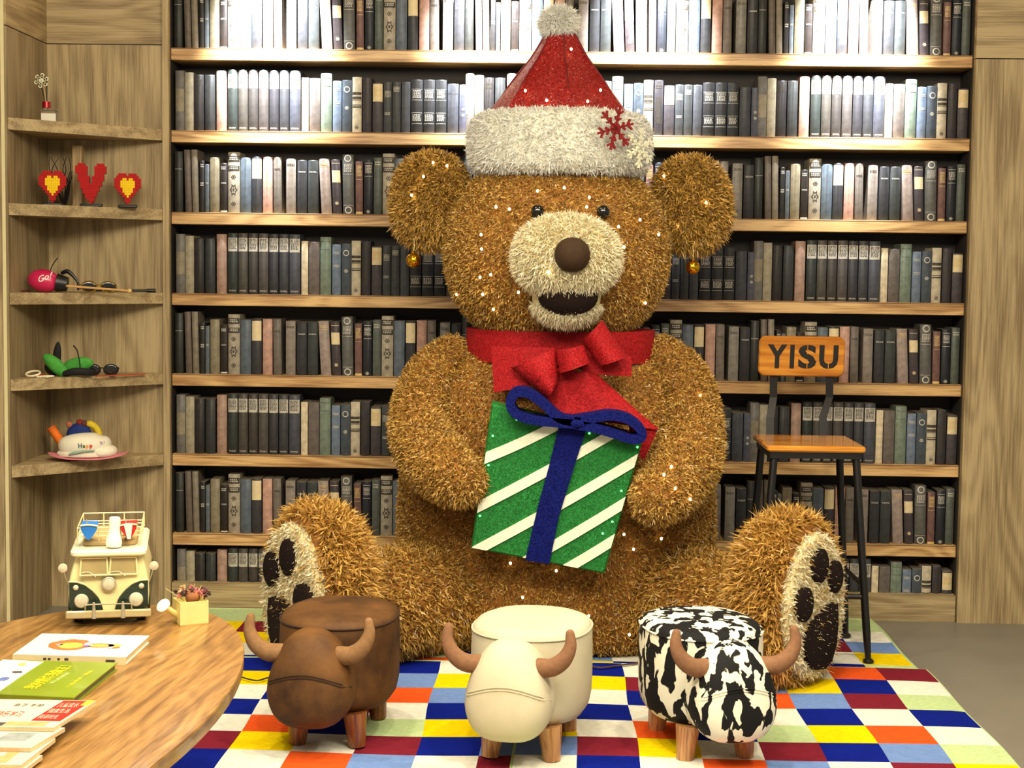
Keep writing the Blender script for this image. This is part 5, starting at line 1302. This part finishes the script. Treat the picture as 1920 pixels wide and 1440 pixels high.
# fourth shelf: green plush things, hand clapper, black glasses, red fan
GP = mat('green_plush_toy', (72, 158, 58), .9, .15, 60, bump=.3)
c = shelf_at(108, 3, 5.74); t = thing('green_plush_leaf', 'green plush leaf-shaped toys with black trim on the fourth corner shelf', 'plush toy', c)
Rl = Matrix.Rotation(math.radians(42), 3, 'Y'); part(MB().ell(c + Vector((-.010, 0, .040)), (.060, .024, .026), 0, 20, 12, Rl, 1, 1).build('leaf', GP), t)
Rl = Matrix.Rotation(math.radians(-10), 3, 'Y'); part(MB().ell(c + Vector((.065, .03, .042)), (.058, .024, .028), 0, 20, 12, Rl).build('leaf', GP), t)
part(MB().ell(c + Vector((-.022, .05, .065)), (.016, .01, .062), 0, 16, 10, Matrix.Rotation(.1, 3, 'Y')).build('horn', mat('black_cloth', (14, 12, 18), .8)), t)
part(MB().ell(c + Vector((-.03, .04, .03)), (.035, .03, .029), 0, 16, 10).build('cap', mat('black_cloth', (14, 12, 18), .8)), t)
c = shelf_at(72, 3, 5.66); t = thing('white_hand_toy', 'white hand-shaped clapper with red band on the fourth corner shelf', 'toy', c, math.radians(-12))
WHP = mat('white_plastic', (240, 226, 190), .4, .04)
pts = [(-.026 + .026 * math.cos(2 * math.pi * i / 16), .022 * math.sin(2 * math.pi * i / 16), .006 + .008 * (1 + math.sin(2 * math.pi * i / 16))) for i in range(17)]
MB().tube(pts, [.0042] * 17, 8, 0, 1, False).build('loop', WHP, t); MB().rbox((-.004, -.02, 0), (.02, .02, .009), .004).build('palm', WHP, t); MB().rbox((.006, -.0205, .0085), (.016, .0205, .0105), .002).build('red_band', mat('red_print_band', (186, 40, 34), .5), t)
for k in range(4): MB().tube([(.018, -.015 + .010 * k, .005), (.044, -.020 + .0135 * k, .005)], [.0043, .0038], 8, 0, 2).build('finger', WHP, t)
glasses('black_glasses', 'black framed party glasses lying on the fourth corner shelf', shelf_at(190, 3, 5.80), math.radians(14), .12, BLACKM, DKL)
c = shelf_at(140, 3, 5.72); t = thing('black_headband', 'black padded headband with upright antenna on the fourth corner shelf', 'headband', c)
part(MB().tube([c + Vector((-.038, 0, .012)), c + Vector((0, -.006, .020)), c + Vector((.040, .01, .018)), c + Vector((.05, .04, .016))], [.011, .0145, .014, .012], 12).build('band', mat('black_cloth', (14, 12, 18), .8)), t)
part(MB().tube([c + Vector((.018, 0, .03)), c + Vector((.013, 0, .07)), c + Vector((.006, 0, .10)), c + Vector((-.006, 0, .115))], [.0022, .0022, .0026, .003], 7).build('antenna', BLACKM), t)
a = at(180, 703, 5.74); b = at(272, 698, 5.90); a.z = b.z = SZ[3] + .002
t = thing('red_stick', 'flat red stick on the fourth corner shelf edge', 'stick', a - Vector((0, 0, .002)))
d = (b - a).normalized(); part(MB().box((0, -.006, -.002), ((b - a).length, .006, .002), 0, Matrix.Translation(a) @ d.to_track_quat('X', 'Z').to_matrix().to_4x4()).build('strip', mat('red_wood', (186, 74, 48), .6), None, False), t)
# fifth shelf: birthday hat and toys behind
c = shelf_at(163, 4, 5.76)
ht = thing('birthday_hat', 'white cloth hat with pink brim and colourful Happy lettering', 'hat', c, math.radians(8))
HWC = mat('white_felt_hat', (238, 230, 206), .85, .05, 20, bump=.2); HPK = mat('pink_felt_brim', (224, 130, 142), .85, .06, 30)
rings = []
for k_, (r_, z) in enumerate(((.30, .006), (1.0, .010), (1.0, .013), (.30, .011))):
    rings.append([(.148 * r_ * math.cos(2 * math.pi * i / 40), .085 * r_ * math.sin(2 * math.pi * i / 40), z + (.012 * max(0, r_ * math.cos(2 * math.pi * i / 40)) ** 3 * 1.6 + .010 * max(0, -r_ * math.cos(2 * math.pi * i / 40)) ** 3 * 1.6)) for i in range(40)])
MB().loft(rings).build('brim', HPK, ht)
crown = MB()
def dent(x, y, z): return (x, y, z * (1 - .16 * math.exp(-((x - .62) / .16) ** 2)) + .05 * math.sin(2.4 * x))
crown.ell((-.012, .0, .056), (.098, .066, .046), 0, 30, 16, None, .8, .95, dent).ell((.052, -.004, .034), (.056, .060, .026), 0, 24, 12, None, .85, .95).ell((-.01, 0, .026), (.106, .068, .018), 0, 28, 10, None, .7, .95)
cr_o = crown.build('crown', HWC, ht)
from mathutils.bvhtree import BVHTree
bv = BVHTree.FromPolygons([q_.co for q_ in cr_o.data.vertices], [tuple(p.vertices) for p in cr_o.data.polygons])
def hat_text(ch, x, z, size, m, tilt=0):
    v, f = text_geo(ch, size, .0012); P = []
    for a_, b_, _ in v:
        xx = x + a_ * math.cos(tilt) - b_ * math.sin(tilt); zz = z + b_ * math.cos(tilt) + a_ * math.sin(tilt); h = bv.ray_cast(Vector((xx, -1, zz)), Vector((0, 1, 0))); P.append((h[0] + Vector((0, -.0012, 0))) if h[0] else Vector((xx, -.05, zz)))
    MB().add(P, f).build('letter', m, cr_o, False)
for ch, x, z, s_, rgb, tl in (('H', -.020, .060, .022, (110, 120, 120), .03), ('a', -.006, .060, .018, (70, 110, 50), .05), ('p', .006, .060, .019, (240, 150, 70), 0), ('p', .019, .061, .020, (206, 60, 30), .05), ('R', .055, .069, .015, (176, 150, 170), .3), ('i', .064, .073, .012, (200, 180, 190), .3)):
    hat_text(ch, x, z, s_, mat('hat_print_%d_%d_%d' % rgb, rgb, .7, .05), tl)
MB().tube([(-.058, -.066, .030), (-.035, -.071, .036), (-.005, -.072, .041), (.03, -.068, .043)], [.004, .006, .004, .003], 8).build('ribbon', mat('grey_green_ribbon', (150, 176, 158), .8, .1, 60), ht)
c = shelf_at(112, 4, 5.84); t = thing('orange_tube_toy', 'orange foam tube toy leaning behind the birthday hat', 'toy', c)
part(MB().cyl(c + Vector((.03, 0, 0.012)), c + Vector((-.038, 0, .112)), .0165, .0165, 18).build('tube', mat('orange_foam', (240, 118, 16), .7, .1, 60, bump=.2)), t); part(MB().lathe([(.018, 0), (.0185, .008), (.014, .010)], 18, 0, Matrix.Translation(c + Vector((-.034, 0, .106))) @ Vector((-.068, 0, .1)).to_track_quat('Z', 'Y').to_matrix().to_4x4()).build('end_cap', mat('orange_cap', (220, 104, 20), .6)), t)
c = shelf_at(146, 4, 5.90); t = thing('blue_cloth_toy', 'blue and red cloth toy behind the birthday hat', 'toy', c)
part(MB().ell(c + Vector((0, 0, .062)), (.05, .028, .062), 0, 18, 12, None, .8, .9).build('body', mat('blue_cloth', (28, 50, 120), .85, .2, 60)), t)
for dx, dz, col in ((-.036, .118, (200, 120, 90)), (.004, .128, (150, 50, 40)), (.022, .124, (110, 60, 50))): part(MB().ell(c + Vector((dx, -.006, dz)), (.013, .011, .013), 0, 12, 8).build('tuft', mat('toy_tuft_%d' % col[0], col, .85)), t)
c = shelf_at(172, 4, 5.90); t = thing('yellow_tube_toy', 'yellow bent foam tube behind the birthday hat', 'toy', c)
part(MB().tube([c + Vector((.03, 0, .012)), c + Vector((.022, 0, .085)), c + Vector((.006, 0, .112)), c + Vector((-.014, 0, .122))], [.0135] * 4, 14, 0, 4).build('tube', mat('yellow_foam', (226, 196, 40), .7, .1, 60)), t)
